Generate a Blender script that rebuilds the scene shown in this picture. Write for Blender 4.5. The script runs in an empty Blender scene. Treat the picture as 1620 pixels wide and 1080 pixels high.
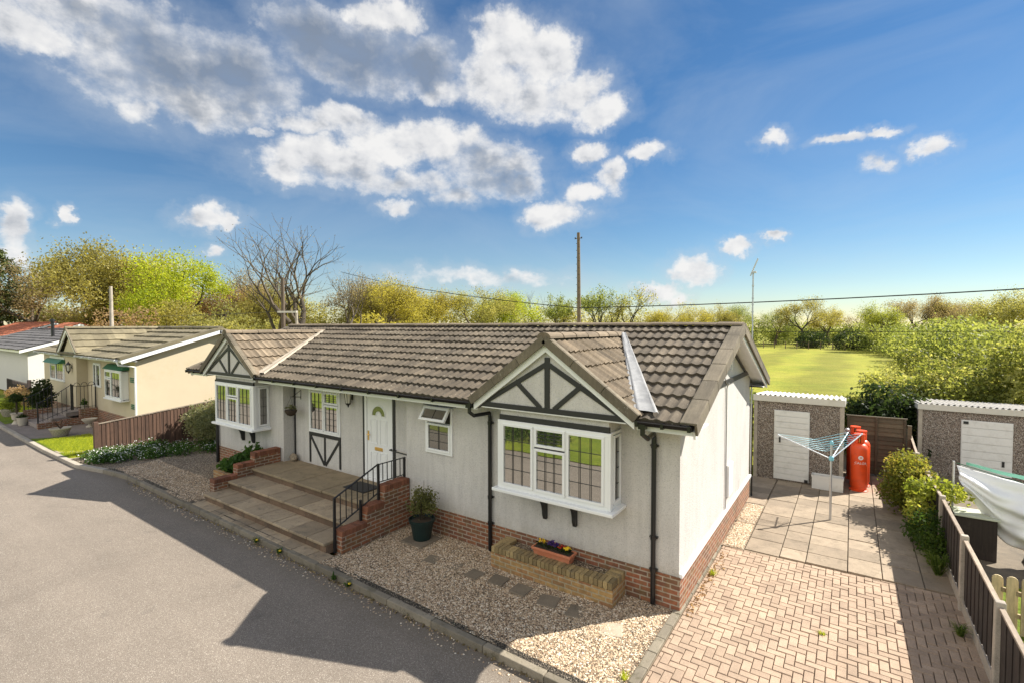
SKY_STR, SKY_DUST, SKY_SAT, CLOUD_LV, SUN_E, EXPO = .052, 0.0, 1.22, 8.4, 4.7, 1.08
CLOUDS = [(-55.11, 17.13, 7.69, 2.79, 1, 0), (-48.41, 19.6, 6.19, 2.8, 1, 0), (-42.77, 20.12, 5.71, 2.65, 1, 0), (-38.08, 18.34, 6.53, 2.47, 1, 0.5), (-59.49, 16.02, 3.02, 1.83, 0.9, 0), (-49.82, 15.87, 12.15, 1.43, 0.9, 0.35), (-35.51, 29.41, 4.49, 2.97, 1.1, 0), (-30.79, 28.15, 4.19, 3.04, 1.1, 0), (-27.9, 25.02, 4.3, 2.45, 1, 0.1), (-36.6, 26.05, 4.71, 3.18, 1, 0.15), (-24.34, 23.22, 3.17, 1.91, 0.95, 0), (-32.6, 24.58, 5.44, 2.49, 1, 0.2), (-70.18, 23.26, 6.78, 4.69, 1.1, 0.75), (-63.98, 23.67, 6.1, 3.94, 1.1, 0.9), (-73.84, 23.45, 2.63, 2.82, 1, 0.3), (-67.76, 20.78, 8.74, 2.01, 1, 0.35), (-71.93, 18.81, 1.85, 1.45, 0.8, 0.2), (-78.49, 23.31, 3.61, 1.84, 1, 0.2), (-75.9, 25.06, 3.3, 1.77, 0.9, 0.3), (-51.71, 27.29, 9.25, 3.51, 1.1, 1), (-44.86, 27.13, 5.62, 2.79, 1.1, 1), (-56.84, 28.13, 5.6, 3.35, 1.05, 1), (-48.98, 30.86, 4.42, 1.93, 1.1, 0), (-54.49, 25.18, 1.93, 1.11, 0.9, 0), (-42.74, 25.27, 4.28, 1.74, 0.9, 0.4), (-53.76, 21.39, 5.54, 1.48, 0.95, 0.25), (-57.59, 20.5, 3.1, 1.05, 0.9, 0.2), (-61.8, 19.3, 1.74, 0.57, 0.8, 0.1), (-36.63, 16.18, 5.47, 2.01, 1, 0.7), (-41.37, 14.48, 3.04, 1.22, 0.9, 0.5), (-29.68, 12.94, 4.0, 1.86, 1, 0.0), (-26.43, 15.09, 3.01, 1.47, 0.95, 0), (-23.8, 16.42, 1.76, 1.96, 0.9, 0), (-25.73, 19.11, 2.14, 1.15, 0.85, 0), (-80.18, 7.74, 1.38, 2.27, 1, 0.1), (-76.81, 9.34, 0.69, 0.85, 0.95, 0), (-66.39, 10.67, 3.09, 1.08, 0.95, 0.1), (-64.22, 10.47, 1.5, 0.62, 0.9, 0.1), (-80.22, 5.71, 1.45, 1.53, 0.8, 0.1), (-65.91, 7.86, 0.92, 0.74, 0.7, 0.1), (-69.56, 6.07, 1.59, 0.6, 0.8, 0.1), (-1.01, 17.71, 2.42, 0.55, 0.85, 0.1), (1.9, 17.44, 1.5, 0.53, 0.85, 0.1), (5.29, 15.41, 1.8, 0.93, 0.95, 0.1), (-6.75, 18.45, 1.36, 0.86, 0.7, 0.1), (-19.79, 18.4, 2.59, 0.75, 0.75, 0.1), (1.48, 14.79, 1.05, 0.66, 0.6, 0.1), (-14.68, 5.85, 2.99, 1.7, 1, 0.05), (-18.32, 4.23, 2.71, 1.05, 0.85, 0.1), (-10.3, 8.1, 1.46, 0.91, 0.95, 0.05), (-7.23, 8.72, 1.16, 0.76, 0.9, 0.05), (-15.97, 3.28, 1.85, 0.9, 0.7, 0.1), (-48.12, 13.34, 1.94, 1.01, 0.7, 0.2), (-38.49, 5.52, 9.46, 1.02, 0.55, 0.2)]
import bpy, math, random
import numpy as np
from mathutils import Vector, Matrix
R = math.radians
rng = random.Random(7)
scene = bpy.context.scene
COL = scene.collection

# ------------------------------------------------------------------ node helpers
def newmat(name):
    m = bpy.data.materials.new(name); m.use_nodes = True
    nt = m.node_tree; nt.nodes.clear()
    out = nt.nodes.new('ShaderNodeOutputMaterial')
    bs = nt.nodes.new('ShaderNodeBsdfPrincipled')
    nt.links.new(bs.outputs[0], out.inputs[0])
    return m, nt, bs, out
def N(nt, t, **kw):
    n = nt.nodes.new(t)
    for k, v in kw.items():
        if k in n.inputs: n.inputs[k].default_value = v
        else: setattr(n, k, v)
    return n
def L(nt, a, b): nt.links.new(a, b)
def rgba(c): return (c[0], c[1], c[2], 1)
def mixc(nt, fac, a, b, blend='MIX'):
    n = nt.nodes.new('ShaderNodeMix'); n.data_type = 'RGBA'; n.blend_type = blend
    for inp, v in ((n.inputs[0], fac), (n.inputs[6], a), (n.inputs[7], b)):
        if hasattr(v, 'node'): nt.links.new(v, inp)
        elif isinstance(v, (int, float)): inp.default_value = v
        else: inp.default_value = rgba(v)
    return n.outputs[2]
def math_(nt, op, a, b=None, c=None, clamp=False):
    n = nt.nodes.new('ShaderNodeMath'); n.operation = op; n.use_clamp = clamp
    for i, v in enumerate((a, b, c)):
        if v is None: continue
        if hasattr(v, 'node'): nt.links.new(v, n.inputs[i])
        else: n.inputs[i].default_value = v
    return n.outputs[0]
def ramp(nt, fac, stops):
    n = nt.nodes.new('ShaderNodeValToRGB'); e = n.color_ramp.elements
    while len(e) < len(stops): e.new(0.5)
    for i, (p, c) in enumerate(stops):
        e[i].position = p; e[i].color = rgba(c) if not isinstance(c, (int, float)) else (c, c, c, 1)
    nt.links.new(fac, n.inputs[0]); return n.outputs[0]
def coord(nt, kind='Object', scale=None):
    tc = nt.nodes.new('ShaderNodeTexCoord'); o = tc.outputs[kind]
    if scale is not None:
        mp = nt.nodes.new('ShaderNodeMapping'); mp.inputs['Scale'].default_value = scale
        nt.links.new(o, mp.inputs[0]); o = mp.outputs[0]
    return o
def noise(nt, vec, scale, detail=4, rough=.55, dist=0):
    n = N(nt, 'ShaderNodeTexNoise', Scale=scale, Detail=detail, Roughness=rough, Distortion=dist)
    nt.links.new(vec, n.inputs['Vector']); return n.outputs['Fac']
def voro(nt, vec, scale, feature='F1', out='Distance', rnd=1):
    n = nt.nodes.new('ShaderNodeTexVoronoi'); n.feature = feature
    n.inputs['Scale'].default_value = scale; n.inputs['Randomness'].default_value = rnd
    nt.links.new(vec, n.inputs['Vector']); return n.outputs[out]
def bump(nt, bs, h, strength=.4, dist=.01):
    n = N(nt, 'ShaderNodeBump', Strength=strength, Distance=dist)
    nt.links.new(h, n.inputs['Height']); nt.links.new(n.outputs[0], bs.inputs['Normal'])
def attr(nt, name='rnd'):
    n = nt.nodes.new('ShaderNodeAttribute'); n.attribute_name = name; return n.outputs['Fac']

def plain(name, c, rough=.6, var=.12, scale=3.0, bs_=0, bscale=60, metal=0, spec=.5, stain=None):
    m, nt, b, o = newmat(name)
    v = coord(nt)
    f = noise(nt, v, scale, 6, .6)
    col = mixc(nt, f, tuple(x*(1-var) for x in c), tuple(min(1, x*(1+var)) for x in c))
    if stain:
        f2 = ramp(nt, noise(nt, v, stain[1], 8, .7), [(.5, 0), (.72, 1)])
        col = mixc(nt, math_(nt, 'MULTIPLY', f2, stain[2]), col, stain[0])
    L(nt, col, b.inputs['Base Color'])
    b.inputs['Roughness'].default_value = rough; b.inputs['Metallic'].default_value = metal
    b.inputs['Specular IOR Level'].default_value = spec
    if bs_: bump(nt, b, noise(nt, v, bscale, 4), bs_, .004)
    return m

def brickmat(name, c1, c2, mortar, w=.225, h=.075, off=.5, moss=None, ms=.011):
    m, nt, b, o = newmat(name)
    uv = nt.nodes.new('ShaderNodeUVMap').outputs[0]
    ob = coord(nt)
    t = nt.nodes.new('ShaderNodeTexBrick'); t.offset = off
    for k, v in (('Scale', 1), ('Mortar Size', ms), ('Mortar Smooth', .2), ('Bias', 0), ('Brick Width', w), ('Row Height', h)): t.inputs[k].default_value = v
    t.inputs['Color1'].default_value = rgba(c1); t.inputs['Color2'].default_value = rgba(c2); t.inputs['Mortar'].default_value = rgba(mortar)
    wob = N(nt, 'ShaderNodeTexNoise', Scale=9, Detail=3); L(nt, ob, wob.inputs['Vector'])
    va = nt.nodes.new('ShaderNodeVectorMath'); va.operation = 'MULTIPLY_ADD'
    L(nt, wob.outputs['Color'], va.inputs[0]); va.inputs[1].default_value = (.008,)*3; L(nt, uv, va.inputs[2])
    L(nt, va.outputs[0], t.inputs['Vector'])
    f = noise(nt, ob, 14, 6, .7)
    col = mixc(nt, 1, t.outputs['Color'], ramp(nt, f, [(.25, .62), (.75, 1.35)]), 'MULTIPLY')
    if moss:
        f2 = ramp(nt, noise(nt, ob, 5, 8, .7), [(.45, 0), (.65, 1)])
        col = mixc(nt, math_(nt, 'MULTIPLY', f2, moss[1]), col, moss[0])
    L(nt, col, b.inputs['Base Color']); b.inputs['Roughness'].default_value = .9
    h_ = math_(nt, 'ADD', math_(nt, 'MULTIPLY', t.outputs['Fac'], -1.0), math_(nt, 'MULTIPLY', f, .5))
    bump(nt, b, h_, .6, .008)
    return m

def leafmat(name, stops, trans=.35, rough=.55):
    m, nt, b, out = newmat(name)
    c = ramp(nt, attr(nt), stops)
    L(nt, c, b.inputs['Base Color']); b.inputs['Roughness'].default_value = rough
    b.inputs['Specular IOR Level'].default_value = .25
    tr = nt.nodes.new('ShaderNodeBsdfTranslucent'); L(nt, mixc(nt, 1, c, (1.5, 1.45, .9), 'MULTIPLY'), tr.inputs[0])
    mx = nt.nodes.new('ShaderNodeMixShader'); mx.inputs[0].default_value = trans
    L(nt, b.outputs[0], mx.inputs[1]); L(nt, tr.outputs[0], mx.inputs[2]); L(nt, mx.outputs[0], out.inputs[0])
    return m

# ------------------------------------------------------------------ objects
WL = {}      # world location of every object built here
def tag(o, label=None, cat=None, group=None, kind=None):
    if label: o['label'] = label
    if cat: o['category'] = cat
    if group: o['group'] = group
    if kind: o['kind'] = kind
    return o
def thing(name, label, cat, loc=(0, 0, 0), rz=0, group=None):
    o = bpy.data.objects.new(name, None); COL.objects.link(o)
    o.location = loc; o.rotation_euler = (0, 0, rz); o.empty_display_size = .2
    WL[o.name] = Vector(loc)
    return tag(o, label, cat, group)
def wloc(o): return WL.get(o.name, Vector((0, 0, 0))) if o else Vector((0, 0, 0))

class MB:
    """collects faces in world metres and links them as one mesh object"""
    def __init__(s): s.v = []; s.f = []; s.c = []; s.mi = []; s.cur = 0
    def face(s, pts, c=None):
        b = len(s.v); s.v += [tuple(p) for p in pts]; s.f.append(tuple(range(b, b+len(pts))))
        s.c.append(rng.random() if c is None else c); s.mi.append(s.cur)
    def idx(s, vs, fs, c=None):
        b = len(s.v); s.v += [tuple(p) for p in vs]
        for f in fs:
            s.f.append(tuple(i+b for i in f)); s.c.append(rng.random() if c is None else c); s.mi.append(s.cur)
    def hexa(s, p, c=None):   # 8 points: bottom 4 ccw, top 4 ccw
        c = rng.random() if c is None else c
        s.idx(p, [(3, 2, 1, 0), (4, 5, 6, 7), (0, 1, 5, 4), (1, 2, 6, 5), (2, 3, 7, 6), (3, 0, 4, 7)], c)
    def box(s, x0, x1, y0, y1, z0, z1, c=None):
        if x0 > x1: x0, x1 = x1, x0
        if y0 > y1: y0, y1 = y1, y0
        if z0 > z1: z0, z1 = z1, z0
        s.hexa([(x0, y0, z0), (x1, y0, z0), (x1, y1, z0), (x0, y1, z0), (x0, y0, z1), (x1, y0, z1), (x1, y1, z1), (x0, y1, z1)], c)
    def obox(s, c, ax, ay, az, col=None):
        c, ax, ay, az = map(Vector, (c, ax, ay, az))
        s.hexa([c-ax-ay-az, c+ax-ay-az, c+ax+ay-az, c-ax+ay-az, c-ax-ay+az, c+ax-ay+az, c+ax+ay+az, c-ax+ay+az], col)
    def beam(s, a, b, w, d, nrm, col=None):   # bar a->b, width w across, depth d along nrm
        a, b, nrm = Vector(a), Vector(b), Vector(nrm).normalized()
        u = (b-a); l = u.length; u.normalize(); t = nrm.cross(u).normalized()
        s.obox((a+b)/2, u*l/2, t*w/2, nrm*d/2, col)
    def prism(s, prof, vec, c=None):   # prof: 3-D polygon, swept by vec, capped
        n = len(prof); vec = Vector(vec); p = [Vector(q) for q in prof]; q = [a+vec for a in p]
        c = rng.random() if c is None else c
        nr = Vector((0, 0, 0))
        for i in range(n): nr += p[i].cross(p[(i+1) % n])
        fl = nr.dot(vec) > 0
        fs = [tuple(range(n))[::-1 if fl else 1], tuple(range(n, 2*n))[::1 if fl else -1]]
        for i in range(n):
            j = (i+1) % n; f = (i, j, j+n, i+n); fs.append(f if fl else f[::-1])
        s.idx(p+q, fs, c)
    def tube(s, pts, r, n=8, cap=True, c=None):
        pts = [Vector(p) for p in pts]; rs = r if isinstance(r, (list, tuple)) else [r]*len(pts)
        vs = []; prev = None
        for i, p in enumerate(pts):
            d = (pts[min(i+1, len(pts)-1)]-pts[max(i-1, 0)])
            if d.length < 1e-9: d = Vector((0, 0, 1))
            d.normalize()
            if prev is None:
                x = d.cross(Vector((0, 0, 1)) if abs(d.z) < .9 else Vector((1, 0, 0))).normalized()
            else:
                x = (prev - d*prev.dot(d))
                x = x.normalized() if x.length > 1e-6 else d.orthogonal().normalized()
            prev = x; y = d.cross(x)
            for k in range(n):
                a = 2*math.pi*k/n; vs.append(p+(x*math.cos(a)+y*math.sin(a))*rs[i])
        fs = []
        for i in range(len(pts)-1):
            for k in range(n):
                k2 = (k+1) % n; fs.append((i*n+k, i*n+k2, (i+1)*n+k2, (i+1)*n+k))
        if cap: fs.append(tuple(range(n))[::-1]); fs.append(tuple(range((len(pts)-1)*n, len(pts)*n)))
        s.idx(vs, fs, rng.random() if c is None else c)
    def lathe(s, c, prof, n=20, col=None):
        vs = []; fs = []; m = len(prof)
        for r, z in prof:
            for k in range(n):
                a = 2*math.pi*k/n; vs.append((c[0]+r*math.cos(a), c[1]+r*math.sin(a), c[2]+z))
        for i in range(m-1):
            for k in range(n):
                k2 = (k+1) % n; fs.append((i*n+k, i*n+k2, (i+1)*n+k2, (i+1)*n+k))
        fs.append(tuple(range(n))[::-1]); fs.append(tuple(range((m-1)*n, m*n)))
        s.idx(vs, fs, rng.random() if col is None else col)
    def blob(s, c, r, seg=12, rings=8, jit=.1, col=None):
        vs = []; fs = []
        for i in range(rings+1):
            th = math.pi*i/rings
            for k in range(seg):
                a = 2*math.pi*k/seg; q = 1+rng.uniform(-jit, jit)
                vs.append((c[0]+r[0]*q*math.sin(th)*math.cos(a), c[1]+r[1]*q*math.sin(th)*math.sin(a), c[2]+r[2]*q*math.cos(th)))
        for i in range(rings):
            for k in range(seg):
                k2 = (k+1) % seg; fs.append((i*seg+k, (i+1)*seg+k, (i+1)*seg+k2, i*seg+k2))
        s.idx(vs, fs, col)
    def build(s, name, mat, parent=None, bevel=0, smooth=False, merge=False):
        o0 = wloc(parent); me = bpy.data.meshes.new(name)
        V = np.array(s.v, dtype=np.float64)-np.array(o0)
        me.from_pydata(V.tolist(), [], s.f)
        for m in (mat if isinstance(mat, (list, tuple)) else [mat]): me.materials.append(m)
        if isinstance(mat, (list, tuple)): me.polygons.foreach_set('material_index', s.mi)
        at = me.attributes.new('rnd', 'FLOAT', 'FACE'); at.data.foreach_set('value', s.c)
        uv = me.uv_layers.new(name='UVMap'); W = s.v; data = np.zeros((len(me.loops), 2))
        k = 0
        for p in me.polygons:
            n = p.normal; ax, ay, az = abs(n.x), abs(n.y), abs(n.z)
            for vi in p.vertices:
                q = W[vi]
                if az >= ax and az >= ay: data[k] = (q[0], q[1])
                elif ay >= ax: data[k] = (q[0], q[2])
                else: data[k] = (q[1], q[2])
                k += 1
        uv.data.foreach_set('uv', data.ravel())
        if smooth: me.polygons.foreach_set('use_smooth', [True]*len(me.polygons))
        me.update()
        o = bpy.data.objects.new(name, me); COL.objects.link(o); o.parent = parent; WL[o.name] = Vector(o0)
        if bevel:
            b = o.modifiers.new('b', 'BEVEL'); b.width = bevel; b.segments = 2; b.limit_method = 'ANGLE'; b.angle_limit = R(40)
        return o

def build_each(mb, name, mat, parent=None, bevel=0, smooth=False):
    """one mesh object for every unconnected piece in mb"""
    par = list(range(len(mb.v)))
    def find(a):
        while par[a] != a: par[a] = par[par[a]]; a = par[a]
        return a
    for f in mb.f:
        r = find(f[0])
        for i in f[1:]: par[find(i)] = r
    grp = {}
    for k, f in enumerate(mb.f): grp.setdefault(find(f[0]), []).append(k)
    out = []
    for ks in grp.values():
        n = MB(); ids = {}
        for k in ks:
            for i in mb.f[k]:
                if i not in ids: ids[i] = len(n.v); n.v.append(mb.v[i])
            n.f.append(tuple(ids[i] for i in mb.f[k])); n.c.append(mb.c[k]); n.mi.append(mb.mi[k])
        out.append(n.build(name, mat, parent, bevel, smooth))
    return out

def mesh_np(name, V, F, rnd, mat, parent=None, smooth=False):
    """numpy quads -> mesh object in the parent's local space"""
    me = bpy.data.meshes.new(name); nf = len(F); k = F.shape[1]
    me.vertices.add(len(V)); me.vertices.foreach_set('co', np.ascontiguousarray(V, dtype=np.float32).ravel())
    me.loops.add(nf*k); me.loops.foreach_set('vertex_index', np.ascontiguousarray(F, dtype=np.int32).ravel())
    me.polygons.add(nf); me.polygons.foreach_set('loop_start', np.arange(0, nf*k, k, dtype=np.int32))
    me.materials.append(mat)
    at = me.attributes.new('rnd', 'FLOAT', 'FACE'); at.data.foreach_set('value', np.ascontiguousarray(rnd, dtype=np.float32))
    if smooth: me.polygons.foreach_set('use_smooth', [True]*nf)
    me.update(calc_edges=True); me.validate()
    o = bpy.data.objects.new(name, me); COL.objects.link(o); o.parent = parent; WL[o.name] = wloc(parent)
    return o
def copy_tree(o, parent=None):
    c = o.copy(); COL.objects.link(c); c.parent = parent
    for ch in list(o.children): copy_tree(ch, c)
    WL[c.name] = WL.get(o.name, Vector((0, 0, 0)))
    return c

# ------------------------------------------------------------------ foliage
def leaf_quads(C, size, nr, aspect=.55, up=.35, jit=.35):
    """one rhombus leaf per centre in C; nr: numpy generator"""
    n = len(C)
    d = nr.normal(size=(n, 3)); d[:, 2] += up; d /= np.linalg.norm(d, axis=1)[:, None]
    a = np.cross(d, nr.normal(size=(n, 3))); a /= np.linalg.norm(a, axis=1)[:, None]
    b = np.cross(d, a)
    s = size*(1+jit*nr.uniform(-1, 1, size=(n, 1)))
    V = np.stack([C+a*s*.5, C+b*s*.5*aspect, C-a*s*.5, C-b*s*.5*aspect], 1).reshape(-1, 3)
    F = np.arange(4*n).reshape(n, 4)
    return V, F

def grow_tree(seed, H, spread, tr, levels=4, nl=14, leaf=.28, lsig=.45, lean=(0, 0), first=.32, kids=(2, 4), twig=True, up=.25, shrink=.72, drop=0.0):
    """returns (trunk MB, leaf centres) for a branching tree of about height H at the origin"""
    r = random.Random(seed); mb = MB(); tips = []
    def go(p, d, ln, rad, lv):
        seg = 3 if lv < levels else 2
        pts = [p]; rs = [rad]
        for i in range(seg):
            d = (d+Vector((r.gauss(0, .13), r.gauss(0, .13), r.gauss(0, .08)+up*.25*(1 if lv else 0)-drop*lv*.06))).normalized()
            p = p+d*ln/seg; pts.append(p); rs.append(rad*(1-.38*(i+1)/seg))
        if lv < levels or twig: mb.tube(pts, rs, 7 if lv == 0 else (5 if lv < 2 else 3), False)
        if lv >= levels-1:
            for q in pts[1:]: tips.append(q)
        if lv == levels: return
        k = r.randint(*kids)+(1 if lv == 0 else 0)
        a0 = r.uniform(0, 6.28)
        for j in range(k):
            a = a0+j*6.283/k+r.uniform(-.5, .5)
            ang = r.uniform(.35, .85)*spread*(1 if lv else 1.1)
            t1 = d.orthogonal().normalized(); t2 = d.cross(t1)
            nd = (d*math.cos(ang)+(t1*math.cos(a)+t2*math.sin(a))*math.sin(ang)).normalized()
            st = pts[-1] if (j < 2 or lv == 0) else pts[-2]
            go(st, nd, ln*shrink*r.uniform(.8, 1.15), rs[-1]*.78, lv+1)
    d0 = Vector((lean[0], lean[1], 1)).normalized()
    go(Vector((0, 0, 0)), d0, H*first, tr, 0)
    zs = max(t.z for t in tips) if tips else H
    k = H/zs
    mb.v = [(x*k, y*k, z*k) for x, y, z in mb.v]
    T = np.array([(t.x*k, t.y*k, t.z*k) for t in tips])
    nr = np.random.default_rng(seed)
    C = np.repeat(T, nl, 0)+nr.normal(size=(len(T)*nl, 3))*lsig
    return mb, C, T

def tree_thing(name, seed, leafm, barkm, label, cat='tree', group=None, cname='crown', **kw):
    leaf = kw.get('leaf', .28)
    mb, C, T = grow_tree(seed, **kw)
    root = thing(name, label, cat, group=group)
    t = mb.build('trunk', barkm, root, smooth=True)
    if kw.get('nl', 14) > 0:
        nr = np.random.default_rng(seed+1)
        V, F = leaf_quads(C, leaf, nr)
        clump = np.repeat(nr.uniform(0, 1, len(T)), kw.get('nl', 14))
        mesh_np(cname, V, F, np.clip(.68*clump+.32*nr.uniform(0, 1, len(C)), 0, 1), leafm, root)
    return root

def bush_np(seed, blobs, n, leaf, shell=.75):
    """leaf centres spread through lumpy ellipsoids; blobs: (cx,cy,cz,rx,ry,rz)"""
    nr = np.random.default_rng(seed); vol = np.array([b[3]*b[4]*b[5] for b in blobs])**(2/3.); out = []; cl = []
    for b, q in zip(blobs, vol/vol.sum()):
        m = max(8, int(n*q)); d = nr.normal(size=(m, 3)); d /= np.linalg.norm(d, axis=1)[:, None]
        rad = shell+(1.03-shell)*nr.uniform(0, 1, (m, 1))**.6
        ph = nr.uniform(0, 6.28, 3)
        lum = 1+.16*np.sin(d[:, :1]*5+ph[0])*np.sin(d[:, 1:2]*5+ph[1])+.12*np.sin(d[:, 2:3]*8+ph[2])+.1*nr.normal(size=(m, 1))
        P = d*rad*lum*np.array(b[3:6])+np.array(b[:3]); k = P[:, 2] > .02
        out.append(P[k]); cl.append(np.full(k.sum(), nr.uniform(0, 1)))
    C = np.concatenate(out); c = np.concatenate(cl)
    V, F = leaf_quads(C, leaf, nr)
    return V, F, np.clip(.66*c+.34*nr.uniform(0, 1, len(C)), 0, 1)
def rand_blobs(seed, n, ext, h, r=(.4, .8)):
    q = random.Random(seed); out = []
    for i in range(n):
        a = q.uniform(0, 6.28); rr = math.sqrt(q.random()); s = q.uniform(*r)
        x, y = ext[0]*rr*math.cos(a), ext[1]*rr*math.sin(a)
        z = h*(1-.55*rr*rr)*q.uniform(.25, 1)-s*.6
        out.append((x, y, max(s*.55, z), s, s, s*.85))
    return out
def bush_thing(name, label, loc, seed, blobs, n, leaf, leafm, barkm, cat='bush', group=None, stem=None, cname='foliage', shell=.6):
    root = thing(name, label, cat, loc, group=group)
    V, F, c = bush_np(seed, blobs, n, leaf, shell)
    mesh_np(cname, V, F, c, leafm, root)
    mb = MB(); q = random.Random(seed+5); o = Vector(loc)
    top = max(b[2]+b[5]*.4 for b in blobs)
    for b in blobs[:10]:
        p = Vector((b[0]*.2+q.uniform(-.04, .04), b[1]*.2+q.uniform(-.04, .04), 0)); e = Vector(b[:3])
        mid = (p+e)/2+Vector((q.uniform(-.1, .1), q.uniform(-.1, .1), .1))*min(1, top)
        rr = (stem or .02)
        mb.tube([o+p, o+mid, o+e], [rr, rr*.7, rr*.3], 5)
    mb.build('stem', barkm, root)
    return root
# ------------------------------------------------------------------ materials
def m_render(name, c):      # spar-dash render: fine stones with soft staining
    m, nt, b, o = newmat(name); v = coord(nt)
    sp = voro(nt, v, 105, out='Color'); sep = nt.nodes.new('ShaderNodeSeparateColor'); L(nt, sp, sep.inputs[0])
    col = ramp(nt, sep.outputs[0], [(0, tuple(x*.72 for x in c)), (.14, tuple(x*.93 for x in c)), (.5, c), (1, tuple(min(.9, x*1.07) for x in c))])
    n1 = ramp(nt, noise(nt, v, 1.3, 7, .65), [(.3, .9), (.7, 1.04)])
    n1 = mixc(nt, 1, n1, ramp(nt, noise(nt, coord(nt, 'Object', (5, 5, .45)), 1.6, 6, .65), [(.32, .88), (.55, 1.0)]), 'MULTIPLY')
    zs = nt.nodes.new('ShaderNodeSeparateXYZ'); L(nt, v, zs.inputs[0]); sd = math_(nt, 'ADD', zs.outputs[2], math_(nt, 'MULTIPLY', noise(nt, v, 6, 5, .7), .5))
    n1 = mixc(nt, 1, n1, ramp(nt, sd, [(.62, (.84, .81, .75)), (.95, (1, 1, 1))]), 'MULTIPLY')   # splash dirt along the foot of the wall
    col = mixc(nt, 1, col, n1, 'MULTIPLY')
    L(nt, col, b.inputs['Base Color']); b.inputs['Roughness'].default_value = .9
    h = math_(nt, 'ADD', math_(nt, 'MULTIPLY', voro(nt, v, 75), -1), math_(nt, 'MULTIPLY', noise(nt, v, 40, 4), .6))
    bump(nt, b, h, .55, .006); return m
def m_tile(name, c, lichen=.55, dark=.5):
    m, nt, b, o = newmat(name); v = coord(nt)
    r = attr(nt)
    col = ramp(nt, r, [(0, tuple(x*.72 for x in c)), (.5, c), (1, tuple(x*1.25 for x in c))])
    n1 = ramp(nt, noise(nt, v, 1.1, 9, .72), [(.3, dark), (.7, 1.25)])
    col = mixc(nt, 1, col, n1, 'MULTIPLY')
    li = ramp(nt, noise(nt, v, 17, 7, .75), [(.58, 0), (.66, 1)]); lp = ramp(nt, noise(nt, v, .7, 4, .6), [(.46, 0), (.66, 1)])
    col = mixc(nt, math_(nt, 'MULTIPLY', math_(nt, 'MULTIPLY', li, lp), lichen), col, (.52, .48, .38))
    sp = ramp(nt, voro(nt, v, 26), [(.08, 1), (.16, 0)]); lp2 = ramp(nt, noise(nt, v, 3, 4), [(.5, 0), (.6, 1)])
    col = mixc(nt, math_(nt, 'MULTIPLY', math_(nt, 'MULTIPLY', sp, lp2), .55), col, (.62, .6, .52))
    L(nt, col, b.inputs['Base Color']); b.inputs['Roughness'].default_value = .92
    ss = ramp(nt, noise(nt, coord(nt, 'Object', (1, .09, .09)), 34, 4, .7), [(.35, .84), (.65, 1.12)]); col = mixc(nt, 1, col, ss, 'MULTIPLY'); L(nt, col, b.inputs['Base Color'])
    bump(nt, b, noise(nt, v, 60, 6, .7), .5, .006); return m
def m_gravel(name, stops, sc=48, moss=0, leaf=0):
    m, nt, b, o = newmat(name); v = coord(nt)
    cc = voro(nt, v, sc, out='Color'); sep = nt.nodes.new('ShaderNodeSeparateColor'); L(nt, cc, sep.inputs[0])
    col = ramp(nt, sep.outputs[0], stops)
    dd = voro(nt, v, sc)
    col = mixc(nt, 1, col, ramp(nt, dd, [(.3, 1.05), (.7, .32)]), 'MULTIPLY')
    big = ramp(nt, noise(nt, v, 1.1, 6, .65), [(.3, .82), (.72, 1.12)]); col = mixc(nt, 1, col, big, 'MULTIPLY')
    if moss:
        f = ramp(nt, noise(nt, v, 2.2, 8, .7), [(.56, 0), (.72, 1)]); col = mixc(nt, math_(nt, 'MULTIPLY', f, moss), col, (.09, .09, .03))
    L(nt, col, b.inputs['Base Color']); b.inputs['Roughness'].default_value = .85
    bump(nt, b, math_(nt, 'MULTIPLY', dd, -1), 1, .02); return m
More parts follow.
